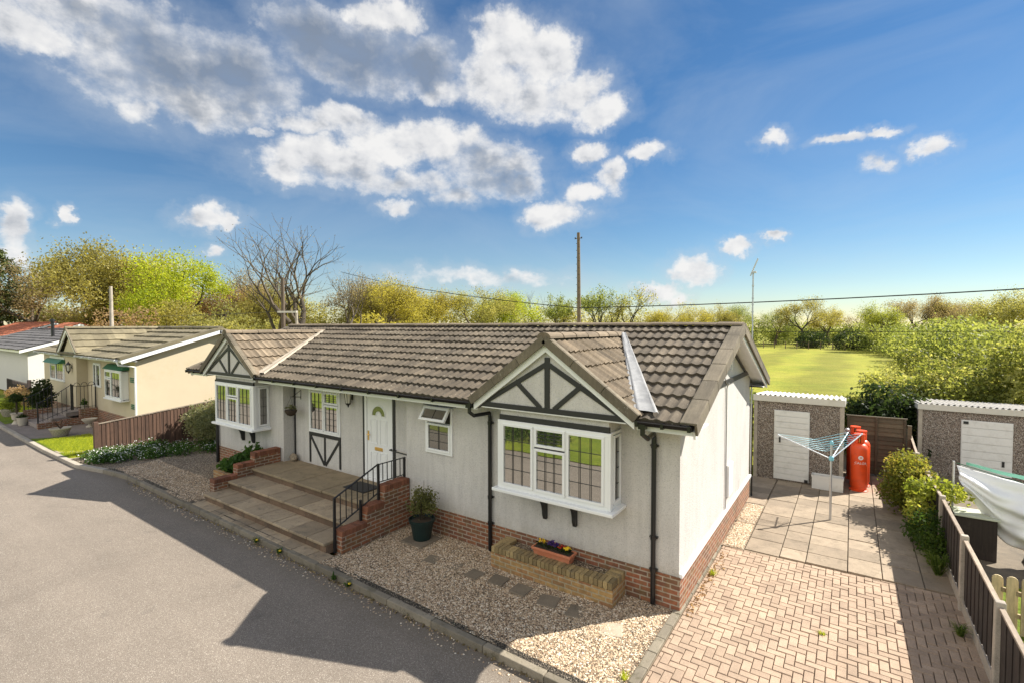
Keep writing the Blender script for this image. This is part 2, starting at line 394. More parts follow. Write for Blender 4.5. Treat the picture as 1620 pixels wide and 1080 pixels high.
def m_asphalt(name):
    m, nt, b, o = newmat(name); v = coord(nt)
    g = voro(nt, v, 150, out='Color'); sep = nt.nodes.new('ShaderNodeSeparateColor'); L(nt, g, sep.inputs[0])
    col = ramp(nt, sep.outputs[0], [(0, (.148, .122, .097)), (.6, (.215, .179, .144)), (.93, (.28, .238, .192)), (.985, (.45, .41, .35))])
    st = ramp(nt, noise(nt, v, .55, 9, .72, .6), [(.28, .84), (.5, 1), (.75, 1.1)]); col = mixc(nt, 1, col, st, 'MULTIPLY')
    st2 = ramp(nt, noise(nt, coord(nt, 'Object', (.12, 1.1, 1)), 1.3, 5, .6), [(.35, .93), (.65, 1.05)]); col = mixc(nt, 1, col, st2, 'MULTIPLY')
    pz = ramp(nt, noise(nt, v, 2.7, 3, .5), [(.68, 0), (.74, 1)]); col = mixc(nt, math_(nt, 'MULTIPLY', pz, .25), col, (.09, .08, .07))
    wv = N(nt, 'ShaderNodeTexNoise', Scale=1.5, Detail=6, Roughness=.7); L(nt, v, wv.inputs['Vector'])
    wa = nt.nodes.new('ShaderNodeVectorMath'); wa.operation = 'MULTIPLY_ADD'; L(nt, wv.outputs['Color'], wa.inputs[0]); wa.inputs[1].default_value = (.9, .9, 0); L(nt, v, wa.inputs[2])
    cr = ramp(nt, voro(nt, wa.outputs[0], .22, 'DISTANCE_TO_EDGE'), [(.0, 1), (.0045, 0)]); cm = ramp(nt, noise(nt, v, .3, 3), [(.52, 0), (.6, 1)])
    col = mixc(nt, math_(nt, 'MULTIPLY', math_(nt, 'MULTIPLY', cr, cm), .35), col, (.06, .05, .045))
    gy = nt.nodes.new('ShaderNodeSeparateXYZ'); L(nt, v, gy.inputs[0]); kd_ = ramp(nt, math_(nt, 'MULTIPLY_ADD', noise(nt, v, 3, 6, .7), .5, math_(nt, 'MULTIPLY', math_(nt, 'ADD', gy.outputs[1], 2.55), 2.0)), [(.0, 0), (.75, 1)])
    col = mixc(nt, math_(nt, 'MULTIPLY', kd_, .5), col, (.13, .105, .075))   # grit gathered at the kerb
    L(nt, col, b.inputs['Base Color']); b.inputs['Roughness'].default_value = .88
    bump(nt, b, math_(nt, 'ADD', voro(nt, v, 120), noise(nt, v, 4, 4)), .45, .006); return m
def m_slab(name, c, rv=.3, dirt=.5, dcol=(.06, .055, .045)):
    m, nt, b, o = newmat(name); v = coord(nt)
    col = ramp(nt, attr(nt), [(0, tuple(x*(1-rv) for x in c)), (.55, c), (1, tuple(min(.8, x*(1+rv*.7)) for x in c))])
    n1 = ramp(nt, noise(nt, v, 2.3, 9, .75), [(.3, .72), (.68, 1.12)]); col = mixc(nt, 1, col, n1, 'MULTIPLY')
    gr = ramp(nt, noise(nt, v, 130, 2, .5), [(.3, .8), (.7, 1.15)]); col = mixc(nt, 1, col, gr, 'MULTIPLY')
    d = ramp(nt, noise(nt, v, 4.1, 9, .78), [(.52, 0), (.66, 1)]); col = mixc(nt, math_(nt, 'MULTIPLY', d, dirt), col, dcol)
    ly = ramp(nt, voro(nt, v, 18), [(.06, 1), (.14, 0)]); lm = ramp(nt, noise(nt, v, 1.6, 4), [(.52, 0), (.62, 1)])
    col = mixc(nt, math_(nt, 'MULTIPLY', math_(nt, 'MULTIPLY', ly, lm), .45), col, (.6, .58, .5))
    L(nt, col, b.inputs['Base Color']); b.inputs['Roughness'].default_value = .9
    bump(nt, b, noise(nt, v, 45, 7, .75), .5, .008); return m
def m_grass(name, c1, c2, c3, sc=1.0, stripes=False):
    m, nt, b, o = newmat(name); v = coord(nt)
    f = noise(nt, v, .35*sc, 9, .72); col = ramp(nt, f, [(.3, c1), (.5, c2), (.72, c3)])
    f2 = ramp(nt, noise(nt, v, 22*sc, 4, .7), [(.3, .6), (.7, 1.3)]); col = mixc(nt, 1, col, f2, 'MULTIPLY')
    if stripes:
        w = N(nt, 'ShaderNodeTexWave', Scale=.085, Distortion=2.2, Detail=3); w.inputs['Detail Scale'].default_value = 1.2
        L(nt, coord(nt, 'Object', (.55, 1, 1)), w.inputs['Vector'])
        col = mixc(nt, 1, col, ramp(nt, w.outputs['Fac'], [(.2, .80), (.8, 1.1)]), 'MULTIPLY')
        w2 = ramp(nt, noise(nt, coord(nt, 'Object', (.3, 1.3, 1)), 1.3, 9, .8), [(.33, .66), (.66, 1.18)]); col = mixc(nt, 1, col, w2, 'MULTIPLY')
    L(nt, col, b.inputs['Base Color']); b.inputs['Roughness'].default_value = .8; b.inputs['Specular IOR Level'].default_value = .15
    bump(nt, b, noise(nt, v, 30*sc, 5, .8), .8, .03); return m
def m_wood(name, c, rough=.85, scale=(9, 9, .8), dirt=.5, dcol=(.02, .015, .012)):
    m, nt, b, o = newmat(name)
    v = coord(nt, 'Object', scale); col = ramp(nt, attr(nt), [(0, tuple(x*.65 for x in c)), (1, tuple(x*1.3 for x in c))])
    g = ramp(nt, noise(nt, v, 4, 8, .7, .5), [(.3, .65), (.7, 1.25)]); col = mixc(nt, 1, col, g, 'MULTIPLY')
    d = ramp(nt, noise(nt, coord(nt), 2.5, 8, .75), [(.5, 0), (.68, 1)]); col = mixc(nt, math_(nt, 'MULTIPLY', d, dirt), col, dcol)
    L(nt, col, b.inputs['Base Color']); b.inputs['Roughness'].default_value = rough
    bump(nt, b, noise(nt, v, 8, 6), .4, .004); return m
def m_glass(name, refl=.55, tint=(.8, .8, .78), dark=(.03, .028, .025)):
    m, nt, b, out = newmat(name)
    b.inputs['Base Color'].default_value = rgba(dark); b.inputs['Roughness'].default_value = .25
    g = nt.nodes.new('ShaderNodeBsdfGlossy'); g.inputs['Color'].default_value = rgba(tint); g.inputs['Roughness'].default_value = .015
    nz = N(nt, 'ShaderNodeTexNoise', Scale=1.6, Detail=1); L(nt, coord(nt), nz.inputs['Vector'])
    bp = N(nt, 'ShaderNodeBump', Strength=.06, Distance=.02); L(nt, nz.outputs['Fac'], bp.inputs['Height']); L(nt, bp.outputs[0], g.inputs['Normal'])
    mx = nt.nodes.new('ShaderNodeMixShader'); mx.inputs[0].default_value = refl
    L(nt, b.outputs[0], mx.inputs[1]); L(nt, g.outputs[0], mx.inputs[2]); L(nt, mx.outputs[0], out.inputs[0]); return m

M = {}
M['render'] = m_render('spar_dash', (.59, .562, .528))
M['cream'] = plain('cream_render', (.54, .46, .32), .9, .08, 2, .3, 90, stain=((.46, .37, .22), 1.4, .4))
M['white_render'] = plain('white_render', (.62, .60, .56), .9, .05, 2, .3, 90)
M['brick'] = brickmat('red_brick', (.30, .105, .05), (.15, .068, .042), (.36, .29, .22), moss=((.16, .14, .05), .35))
M['brick_y'] = brickmat('yellow_brick', (.42, .255, .095), (.29, .135, .06), (.40, .32, .2), moss=((.12, .11, .05), .4))
M['cope_y'] = m_slab('yellow_coping', (.33, .24, .11), .35, .75, (.09, .085, .07))
M['cope_r'] = m_slab('red_coping', (.25, .095, .05), .35, .3)
M['tile'] = m_tile('concrete_tile', (.125, .10, .07), .9)
M['tile2'] = m_tile('bay_tile', (.20, .155, .105), .6, .65)
M['tilec'] = m_tile('cream_house_tile', (.20, .17, .105), .4, .65)
M['tileg'] = m_tile('grey_tile', (.105, .10, .10), .1, .8)
M['tiler'] = m_tile('red_tile', (.38, .12, .06), .1, .85)
M['verge'] = m_tile('verge_mortar', (.17, .142, .10), .5, .6)
M['mortar'] = plain('valley_mortar', (.42, .36, .28), .9, .2, 6, .4)
M['lead'] = plain('lead_flashing', (.38, .38, .375), .55, .35, 9, .9, 14, metal=.1, stain=((.24, .24, .25), 5, .7))
M['upvc'] = plain('white_upvc', (.80, .80, .79), .3, .03, 5)
M['upvc2'] = plain('weathered_white_paint', (.72, .71, .68), .5, .06, 5, .1, 40, stain=((.4, .38, .33), 4, .4))
M['black'] = plain('black_timber', (.022, .021, .021), .5, .3, 8, .2)
M['gutter'] = plain('black_plastic', (.012, .012, .013), .3, .3, 5)
M['iron'] = plain('black_iron', (.014, .014, .015), .42, .3, 5)
M['green'] = plain('green_paint', (.02, .13, .06), .5, .15, 5)
M['glass'] = m_glass('reflecting_glass', .58)
M['glass_d'] = m_glass('dim_glass', .22, dark=(.06, .055, .05))
M['lamp_glass'] = plain('lamp_glass', (.75, .72, .62), .2, .1, 9)
M['gold'] = plain('brass', (.75, .48, .14), .3, .1, 9, metal=.8)
M['gravel'] = m_gravel('pea_gravel', [(0, (.13, .09, .055)), (.3, (.36, .25, .155)), (.65, (.56, .42, .27)), (.9, (.70, .59, .44)), (1, (.8, .73, .6))], 46, .3)
M['gravel2'] = m_gravel('old_gravel', [(0, (.11, .08, .06)), (.4, (.30, .225, .15)), (.8, (.48, .38, .26)), (1, (.64, .56, .44))], 42, .5)
M['soilgrit'] = m_gravel('soil_and_grit', [(0, (.05, .04, .028)), (.5, (.10, .08, .055)), (.85, (.17, .135, .095)), (1, (.4, .34, .26))], 55, .6)
M['asphalt'] = m_asphalt('worn_asphalt')
M['kerb'] = m_slab('kerb_concrete', (.25, .215, .16), .25, .85, (.085, .075, .04))
M['kerb_l'] = m_slab('pale_kerb', (.42, .37, .30), .1, .3)
M['slab'] = m_slab('patio_slab', (.36, .285, .205), .22, .55, (.13, .105, .07))
M['tread'] = m_slab('step_slab', (.38, .295, .195), .25, .55)
M['platf'] = m_slab('porch_slab', (.29, .225, .14), .14, .6, (.13, .11, .055))
M['riser'] = m_slab('step_riser', (.17, .11, .07), .3, .6)
M['stone'] = m_slab('stepping_slab', (.23, .185, .13), .12, .5)
M['pale_stone'] = m_slab('pale_slab', (.42, .36, .27), .1, .2)
M['block'] = m_slab('block_paving', (.43, .315, .225), .16, .4, (.29, .225, .16))
M['sand'] = plain('joint_sand', (.27, .21, .145), .95, .35, 9, .4)
M['pinkpave'] = m_slab('pink_paving', (.30, .25, .22), .2, .3)
M['grass'] = m_grass('lawn_grass', (.08, .13, .012), (.17, .22, .02), (.26, .27, .035))
M['field'] = m_grass('field_grass', (.2, .235, .022), (.285, .285, .03), (.34, .315, .05), .5, True)
M['aggregate'] = m_gravel('exposed_aggregate', [(0, (.22, .165, .13)), (.35, (.36, .28, .225)), (.7, (.50, .42, .35)), (1, (.68, .62, .55))], 58)
M['conc'] = m_slab('concrete_post', (.46, .40, .33), .1, .35)
M['concwhite'] = plain('white_concrete', (.60, .575, .51), .7, .08, 4, .2, 40, stain=((.42, .36, .26), 3, .45))
M['asbestos'] = plain('corrugated_sheet', (.50, .475, .43), .8, .15, 5, .2, stain=((.3, .27, .2), 3, .5))
M['fence_b'] = m_wood('brown_boards', (.105, .058, .038), .85, (14, 14, .7), .35)
M['fence_d'] = m_wood('dark_boards', (.036, .025, .02), .85, (14, 14, .6), .35, (.10, .085, .07))
M['fence_g'] = m_wood('greyed_lap_boards', (.105, .086, .055), .9, (1, 9, 12), .45, (.05, .055, .03))
M['fence_t'] = m_wood('pale_capping', (.36, .29, .22), .9, (4, 1, 6), .4)
M['picket'] = m_wood('cream_picket', (.60, .48, .28), .8, (8, 8, 1), .2)
M['pole'] = m_wood('weathered_pole', (.155, .115, .085), .9, (10, 10, .4), .4)
M['bark'] = m_wood('bark', (.10, .078, .055), .95, (5, 5, 1), .5)
M['bark_d'] = m_wood('dark_bark', (.048, .038, .028), .95, (5, 5, 1), .4)
M['bark_l'] = m_wood('pale_bark', (.14, .105, .06), .95, (5, 5, 1), .3)  # paler brown bark for the golden trees
M['stemm'] = m_wood('bush_stem', (.07, .05, .03), .95, (5, 5, 1), .3)
M['gas'] = plain('red_cylinder_paint', (.80, .085, .016), .4, .12, 6, .1, 30, stain=((.45, .05, .03), 7, .5))
M['white_paint'] = plain('white_lettering', (.8, .8, .78), .5, .02)
M['steel'] = plain('galvanised_steel', (.55, .56, .57), .4, .1, 8, metal=.7)
M['alu'] = plain('pale_aluminium', (.66, .70, .74), .4, .05, 8, metal=.3)
M['cyan'] = plain('cyan_line', (.22, .52, .62), .5, .05)
M['terra'] = plain('terracotta_plastic', (.50, .17, .085), .6, .1, 6, stain=((.55, .35, .25), 7, .3))
M['potgreen'] = plain('dark_green_plastic', (.006, .020, .018), .45, .2, 6)
M['soil'] = plain('soil', (.05, .035, .022), .95, .4, 20, .8, 60)
M['tub'] = plain('white_tub', (.74, .73, .70), .5, .05, 5, .2, stain=((.4, .36, .28), 5, .35))
M['rock'] = m_slab('rough_stone', (.30, .24, .17), .2, .6)
M['mat'] = plain('black_rubber_mat', (.03, .028, .026), .9, .3, 30, .5)
M['sheet'] = plain('white_cotton', (.82, .82, .82), .9, .02, 4, .1, 200)
M['mint'] = plain('mint_cloth', (.22, .52, .40), .9, .08, 6)
M['sage'] = plain('pale_sage_lid', (.50, .52, .42), .6, .1, 5)
M['urn'] = plain('cast_stone', (.52, .46, .36), .85, .15, 9, .3)
M['yellow'] = leafmat('yellow_petals', [(0, (.75, .50, .02)), (1, (.85, .65, .05))], .2)
M['purple'] = leafmat('purple_petals', [(0, (.03, .015, .10)), (1, (.09, .04, .22))], .2)
M['redpet'] = leafmat('red_petals', [(0, (.28, .02, .02)), (1, (.5, .06, .03))], .2)
M['whitepet'] = leafmat('white_petals', [(0, (.68, .68, .66)), (1, (.85, .85, .85))], .2)
def lm(n, a, b, c, t=.55): M[n] = leafmat(n, [(0, a), (.5, b), (1, c)], t)
lm('lf_olive', (0.156, 0.143, 0.051), (0.289, 0.257, 0.074), (0.422, 0.375, 0.113))
lm('lf_gold', (0.202, 0.180, 0.048), (0.376, 0.329, 0.067), (0.523, 0.460, 0.111))
lm('lf_bright', (0.181, 0.242, 0.031), (0.377, 0.427, 0.035), (0.558, 0.570, 0.065))
lm('lf_pink', (0.221, 0.146, 0.078), (0.367, 0.249, 0.141), (0.533, 0.374, 0.206))
lm('lf_brown', (0.168, 0.136, 0.086), (0.278, 0.218, 0.123), (0.396, 0.317, 0.186))
lm('lf_sage', (0.180, 0.180, 0.060), (0.315, 0.300, 0.098), (0.465, 0.427, 0.150))
lm('lf_mid', (0.112, 0.144, 0.044), (0.223, 0.258, 0.068), (0.357, 0.372, 0.112))
lm('lf_dark', (0.015, 0.029, 0.011), (0.039, 0.061, 0.020), (0.077, 0.099, 0.033))
lm('lf_conifer', (0.033, 0.051, 0.018), (0.075, 0.098, 0.030), (0.150, 0.158, 0.045), .15)
lm('lf_hedge', (0.055, 0.075, 0.018), (0.24, 0.26, 0.065), (0.48, 0.46, 0.17))  # leaf tones spread wide so shaded gaps and sunlit leaves are in the colour
lm('lf_lime', (0.143, 0.188, 0.028), (0.307, 0.334, 0.053), (0.471, 0.460, 0.108))
lm('lf_box', (0.022, 0.050, 0.011), (0.061, 0.110, 0.020), (0.143, 0.209, 0.039))
lm('lf_amber', (.085, .115, .02), (.19, .20, .035), (.43, .34, .085))
lm('lf_grey', (0.061, 0.072, 0.039), (0.127, 0.138, 0.072), (0.220, 0.226, 0.132))
lm('lf_varieg', (.10, .115, .055), (.22, .23, .12), (.45, .43, .29))
lm('lf_potbush', (.06, .07, .025), (.13, .14, .05), (.22, .22, .09))
lm('lf_leafy', (0.028, 0.066, 0.015), (0.061, 0.127, 0.026), (0.121, 0.198, 0.050))
lm('lf_blade', (0.066, 0.110, 0.022), (0.132, 0.198, 0.039), (0.242, 0.297, 0.088))
# ------------------------------------------------------------------ ground, road, paving
def sheet(name, pts, z, mat, kind='structure', n=0):
    mb = MB(); mb.face([(p[0], p[1], z) for p in pts]); o = mb.build(name, mat); return tag(o, kind=kind)
def grid_sheet(name, x0, x1, y0, y1, nx, ny, zf, mat):
    mb = MB(); vs = []; fs = []
    for j in range(ny+1):
        for i in range(nx+1):
            x = x0+(x1-x0)*i/nx; y = y0+(y1-y0)*j/ny; vs.append((x, y, zf(x, y)))
    for j in range(ny):
        for i in range(nx):
            a = j*(nx+1)+i; fs.append((a, a+1, a+nx+2, a+nx+1))
    mb.idx(vs, fs, .5); return tag(mb.build(name, mat, smooth=True), kind='structure')
KERB = [(30, -2.35), (6, -2.30), (0, -2.24), (-5.5, -2.18), (-14.2, -2.16), (-15.5, -2.34), (-16.8, -2.62), (-20, -2.68), (-28, -2.62), (-50, -1.2), (-120, 6)]
ground = grid_sheet('ground', -900, 900, -900, 900, 8, 8, lambda x, y: -.16, M['field'])
mb = MB(); pts = KERB
road_far = -7.3
for a, b in zip(pts, pts[1:]): mb.face([(a[0], a[1], -.09), (b[0], b[1], -.09), (b[0], road_far, -.09), (a[0], road_far, -.09)])
tag(mb.build('road', M['asphalt']), kind='structure')
# kerb stones, one unit every 0.9 m
def kerb_run(name, p, w, z, mat, unit=.9):
    mb = MB(); 
    for a, b in zip(p, p[1:]):
        a, b = Vector((a[0], a[1], 0)), Vector((b[0], b[1], 0)); l = (b-a).length; u = (b-a)/l; n = max(1, round(l/unit))
        t = Vector((-u.y, u.x, 0))
        if t.y < 0: t = -t
        for i in range(n):
            p0 = a+u*(l*i/n+.004); p1 = a+u*(l*(i+1)/n-.004); dz = rng.uniform(-.006, .006)
            q = [p0, p0+t*w, p1+t*w, p1]
            if (q[1]-q[0]).cross(q[2]-q[0]).z < 0: q = q[::-1]
            mb.hexa([(c.x, c.y, -.16) for c in q]+[(c.x, c.y, z+dz) for c in q])
    return tag(mb.build(name, mat, bevel=.012), kind='structure')
kerb_run('kerb', KERB[2:6], .105, .012, M['kerb'])
mb = MB()
for a, b in zip(KERB[2:5], KERB[3:6]): mb.face([(a[0], a[1]+.10, .008), (b[0], b[1]+.10, .008), (b[0], b[1]+.185, .019), (a[0], a[1]+.185, .019)][::-1] if False else [(b[0], b[1]+.10, .008), (a[0], a[1]+.10, .008), (a[0], a[1]+.185, .019), (b[0], b[1]+.185, .019)])
tag(mb.build('kerb_soil', M['soilgrit']), kind='structure')
kerb_run('garden_kerb', KERB[5:9], .14, .012, M['kerb_l'])
kerb_run('drive_edge_kerb', [(3.6, -2.27), (0, -2.24)], .11, -.055, M['kerb'])
sheet('driveway_base', [(-.02, -2.13), (3.5, -2.2), (3.5, 2.8), (-.02, 2.6)], -.03, M['sand'])
sheet('patio_base', [(-.2, 2.6), (3.5, 2.6), (3.6, 14), (-.2, 14)], -.028, M['sand'])
# herringbone blocks, each its own brick in one paved sheet
def paving():
    mb = MB(); u = .105; q = random.Random(3)
    def blk(x0, y0, x1, y1):
        if x1 < .06 or x0 > 3.34 or y1 < -2.12 or y0 > 2.62+.05*x0: return
        x0 = max(x0, .06); y1 = min(y1, 2.60+.05*x0); y0 = max(y0, -2.12); x1 = min(x1, 3.36)
        if x1-x0 < .02 or y1-y0 < .02: return
        g = .004; z = q.uniform(-.004, .004); t = [q.uniform(-.002, .002) for _ in range(4)]
        P = [(x0+g, y0+g), (x1-g, y0+g), (x1-g, y1-g), (x0+g, y1-g)]; b = .006; Q = [(x0+g+b, y0+g+b), (x1-g-b, y0+g+b), (x1-g-b, y1-g-b), (x0+g+b, y1-g-b)]
        vs = [(p[0], p[1], -.03) for p in P]+[(p[0], p[1], -.008+z) for p in P]+[(p[0], p[1], z+t[i]) for i, p in enumerate(Q)]
        fs = [(8, 9, 10, 11)]+[(i, (i+1) % 4, 4+(i+1) % 4, 4+i) for i in range(4)]+[(4+i, 4+(i+1) % 4, 8+(i+1) % 4, 8+i) for i in range(4)]
        mb.idx(vs, fs, q.random())
    # lattice vectors (1,1) and (2,-2) in block units
    for a in range(-70, 90):
        for b in range(-30, 30):
            x = (a+2*b)*u; y = (a-2*b)*u-1.0
            blk(x, y, x+2*u, y+u); blk(x, y+u, x+u, y+3*u)
    return tag(mb.build('driveway_paving', M['block']), kind='structure')
paving()
mb = MB()
for k in range(14): mb.box(-.07, .045, -2.1+k*.335, -2.1+k*.335+.328, -.03, .012+rng.uniform(-.004, .004))
tag(mb.build('gravel_edging', M['kerb'], bevel=.01), kind='structure')
# patio slabs
mb = MB(); xs = [.42, .98, 1.38, 1.98, 2.45, 2.98, 3.5]; q = random.Random(9)
for i in range(len(xs)-1):
    y = 2.66+.05*xs[i]; k = 0
    while y < 9.4:
        l = q.choice([.43, .45, .6, .62]) if i not in (1, 2) else .45
        g = .007; z = q.uniform(-.006, .006); mb.box(xs[i]+g, xs[i+1]-g, y+g, y+l-g, -.028, .004+z, q.random()); y += l
x0 = 0.4
for j in range(8): mb.box(-.2+.0, x0-.007, 5.3+j*.45+.007, 5.75+j*.45-.007, -.028, .004+q.uniform(-.006, .006))
tag(mb.build('patio_slabs', M['slab'], bevel=.006), kind='structure')
mb = MB(); mb.box(.06, 3.4, 2.63, 2.66, -.03, -.004); tag(mb.build('slab_joint', M['sand']), kind='structure')
sheet('side_gravel', [(.02, 2.62), (.41, 2.66), (.41, 5.31), (.02, 5.31)], .0, M['gravel'])
# gravel beds with a slightly rolling surface and loose pebbles
def gz(x, y): return .004+.012*math.sin(x*2.1)*math.sin(y*2.7+.5)+.006*math.sin(x*7+y*5)
grid_sheet('gravel_bed', -5.52, -.07, -2.11, .02, 90, 40, gz, M['gravel'])
grid_sheet('old_gravel_bed', -15.6, -10.2, -2.12, .05, 90, 40, gz, M['gravel2'])
sheet('garden_earth', [(-17.7, -2.5), (-14.0, -2.03), (-13.9, 8), (-17.7, 8)], -.02, M['gravel2'])
# cream house plot: lawn, pale path strips and pink paving
sheet('plot_paving', [(-34, -2.45), (-17.75, -2.5), (-17.75, 6), (-34, 6)], -.012, M['pinkpave'])
lawn_a = [(-22.6, -2.5), (-17.8, -2.5), (-17.8, -1.0), (-20.9, -.9), (-22.2, -1.9)]
sheet('lawn', lawn_a, -.004, M['grass'])
sheet('far_lawn', [(-40, -2.0), (-27.2, -2.4), (-28.2, -.4), (-40, .8)], -.004, M['grass'])
sheet('path', [(-19.55, -2.5), (-19.05, -2.5), (-17.8, -1.55), (-17.8, -1.2)], .002, M['pale_stone'])
sheet('path', [(-17.95, -2.5), (-17.8, -2.5), (-17.8, -2.2)], .002, M['pale_stone'])
sheet('yard', [(3.55, -3), (12, -3), (12, 14), (3.55, 14)], -.022, M['stone'])
sheet('yard_lawn', [(3.62, -2), (9, -2), (9, 4.3), (3.62, 3.6)], -.014, M['grass'])
sheet('verge_lawn', [(-120, -7.2), (40, -7.2), (40, -60), (-120, -60)], -.06, M['grass'])
field = grid_sheet('field', -120, 130, 13.5, 260, 50, 50, lambda x, y: -.03+.10*math.sin(x*.05)*math.sin(y*.045), M['field'])
# lawn blades close to the camera side of the cream house
def grass_tufts(name, areas, n, h, seed, mat):
    nr = np.random.default_rng(seed); P = []
    for (x0, x1, y0, y1), w in areas:
        k = int(n*w); P.append(np.stack([nr.uniform(x0, x1, k), nr.uniform(y0, y1, k), np.zeros(k)], 1))
    P = np.concatenate(P); m = len(P); a = nr.uniform(0, 6.28, m); hh = h*nr.uniform(.5, 1.3, (m, 1))
    s = np.stack([np.cos(a), np.sin(a), np.zeros(m)], 1)*.006*(h/.06); ln = np.concatenate([nr.normal(size=(m, 2))*.35, np.ones((m, 1))], 1)
    V = np.stack([P-s, P+s, P+ln*hh], 1).reshape(-1, 3)
    o = mesh_np(name, V, np.arange(3*m).reshape(m, 3), nr.uniform(0, 1, m), mat); return tag(o, kind='stuff')
grass_tufts('grass', [((-21.8, -17.85, -2.45, -1.02), .55), ((-36, -27.6, -1.9, -.8), .45)], 22000, .06, 5, M['lf_bright'])
tag(bpy.data.objects['grass'], 'short mown grass on the plot of the cream house', 'grass')
# ------------------------------------------------------------------ tiled slopes
def tile_slope(mb, O, A, Ln, S, Ls, rows, pitch=.163, amp=.026, trange=None, lip=.042, sub=6, cw=.5):
    """rows of wavy tiles: O eave start, A unit along the eave, S unit up the slope"""
    O, A, S = Vector(O), Vector(A).normalized(), Vector(S).normalized(); Nn = A.cross(S).normalized()
    if Nn.z < 0: Nn = -Nn
    st = Ls/rows; nc = int(Ln/pitch*sub)+1; dt = pitch/sub
    fl = A.cross(S).dot(Nn) < 0
    for r in range(rows):
        s0 = r*st-(.03 if r else .05); s1 = (r+1)*st+.02
        t00, t01 = trange(s0) if trange else (0, Ln)
        t10, t11 = trange(s1) if trange else (0, Ln)
        vs = []; row = []
        for k in range(nc+1):
            t = k*dt
            if t < min(t00, t10)-dt or t > max(t01, t11)+dt: continue
            ph = t/pitch; tile = int(ph)
            w = (.5+.5*math.cos(2*math.pi*ph))**1.6*amp
            jz = random.Random(r*1009+tile*31).uniform(-.005, .005); js = random.Random(r*77+tile//2).uniform(-.010, .010)
            ta = min(max(t, t00), t01); tb = min(max(t, t10), t11)
            a = O+A*ta+S*(s0+js)+Nn*(w+lip+jz); b = O+A*tb+S*s1+Nn*(w+jz); c = O+A*ta+S*(s0+js)+Nn*(w*.3-.012+jz*0)
            row.append((a, b, c, tile))
        base = len(vs)
        for a, b, c, tl in row: vs += [a, b, c]
        fs = []; cs = []
        for i in range(len(row)-1):
            f = (i*3, (i+1)*3, (i+1)*3+1, i*3+1); g = (i*3+2, (i+1)*3+2, (i+1)*3, i*3)
            fs += [f[::-1] if fl else f, g[::-1] if fl else g]
            cc = random.Random(r*131+row[i][3]*17).random(); cs += [cc, cc*.3]
        b0 = len(mb.v); mb.v += [tuple(v) for v in vs]
        for f, c in zip(fs, cs): mb.f.append(tuple(x+b0 for x in f)); mb.c.append(c); mb.mi.append(mb.cur)
def ridge(mb, a, b, r=.11, seg=.42, droop=.03, flat=.75):
    a, b = Vector(a), Vector(b); l = (b-a).length; n = max(1, round(l/seg)); u = (b-a)/l
    side = Vector((0, 0, 1)).cross(u).normalized()
    for i in range(n):
        p, q = a+u*(l*i/n-.012), a+u*(l*(i+1)/n-.002); dz = rng.uniform(-.004, .004); vs = []
        for w, e in ((p, 1.06), (q, .97)):
            for k in range(9):
                th = math.pi*k/8; vs.append(w+side*math.cos(th)*r*e+Vector((0, 0, 1))*(math.sin(th)*r*flat*e-droop+dz))
        fs = [(k, k+1, k+10, k+9) for k in range(8)]+[tuple(range(9)), tuple(range(17, 8, -1))]
        mb.idx(vs, fs)

# ------------------------------------------------------------------ windows
def window(parent, O, U, Nv, panes, w, h, mats, name='window', fw=.05, sash=.045, lead=None, glass=None, sillz=None, proud=.035, label=None):
    """O lower corner, U along, Nv outward; panes: (u0,u1,v0,v1)"""
    O, U, Nv = Vector(O), Vector(U).normalized(), Vector(Nv).normalized(); Z = Vector((0, 0, 1))
    def bar(mb, u0, u1, v0, v1, n0, n1, c=.5):
        c0 = O+U*(u0+u1)/2+Z*(v0+v1)/2+Nv*(n0+n1)/2
        mb.obox(c0, U*(u1-u0)/2, Nv*(n1-n0)/2, Z*(v1-v0)/2, c)
    f = MB()
    bar(f, 0, w, 0, fw, -.03, proud); bar(f, 0, w, h-fw, h, -.03, proud); bar(f, 0, fw, fw, h-fw, -.03, proud); bar(f, w-fw, w, fw, h-fw, -.03, proud)
    for a in sorted(set(round(p[1], 3) for p in panes))[:-1]:
        vs = [p for p in panes if abs(p[1]-a) < 1e-3]; bar(f, a-.012, a+.012, min(p[2] for p in vs), max(p[3] for p in vs), -.03, proud-.004)
    for u0, u1, v0, v1 in panes:
        s = sash; n1 = proud+.016
        bar(f, u0+.004, u1-.004, v0+.004, v0+s, .0, n1); bar(f, u0+.004, u1-.004, v1-s, v1-.004, .0, n1)
        bar(f, u0+.004, u0+s, v0+s, v1-s, .0, n1); bar(f, u1-s, u1-.004, v0+s, v1-s, .0, n1)
    fo = f.build(name, mats['frame'], parent, bevel=.005)
    if label: fo['label'] = label
    for u0, u1, v0, v1 in panes:
        s = sash; g = MB(); a, b, c, d = u0+s-.002, u1-s+.002, v0+s-.002, v1-s+.002
        P = lambda u, v, n: O+U*u+Z*v+Nv*n
        q = [P(a, c, proud-.012), P(b, c, proud-.012), P(b, d, proud-.012), P(a, d, proud-.012)]
        if (q[1]-q[0]).cross(q[2]-q[1]).dot(Nv) < 0: q = q[::-1]
        g.face(q, .5)
        if lead:
            g.cur = 1; nu, nv, dbl = lead; t = .0045
            for k in range(1, nv):
                v = c+(d-c)*k/nv; bar(g, a, b, v-t, v+t, proud-.012, proud-.006)
            for k in range(1, nu):
                u = a+(b-a)*k/nu
                for du in ((-.012, .012) if dbl else (0,)): bar(g, u+du-t*.8, u+du+t*.8, c, d, proud-.012, proud-.0065)
        g.build('pane', [glass or M['glass'], M['black']], fo)
    return fo

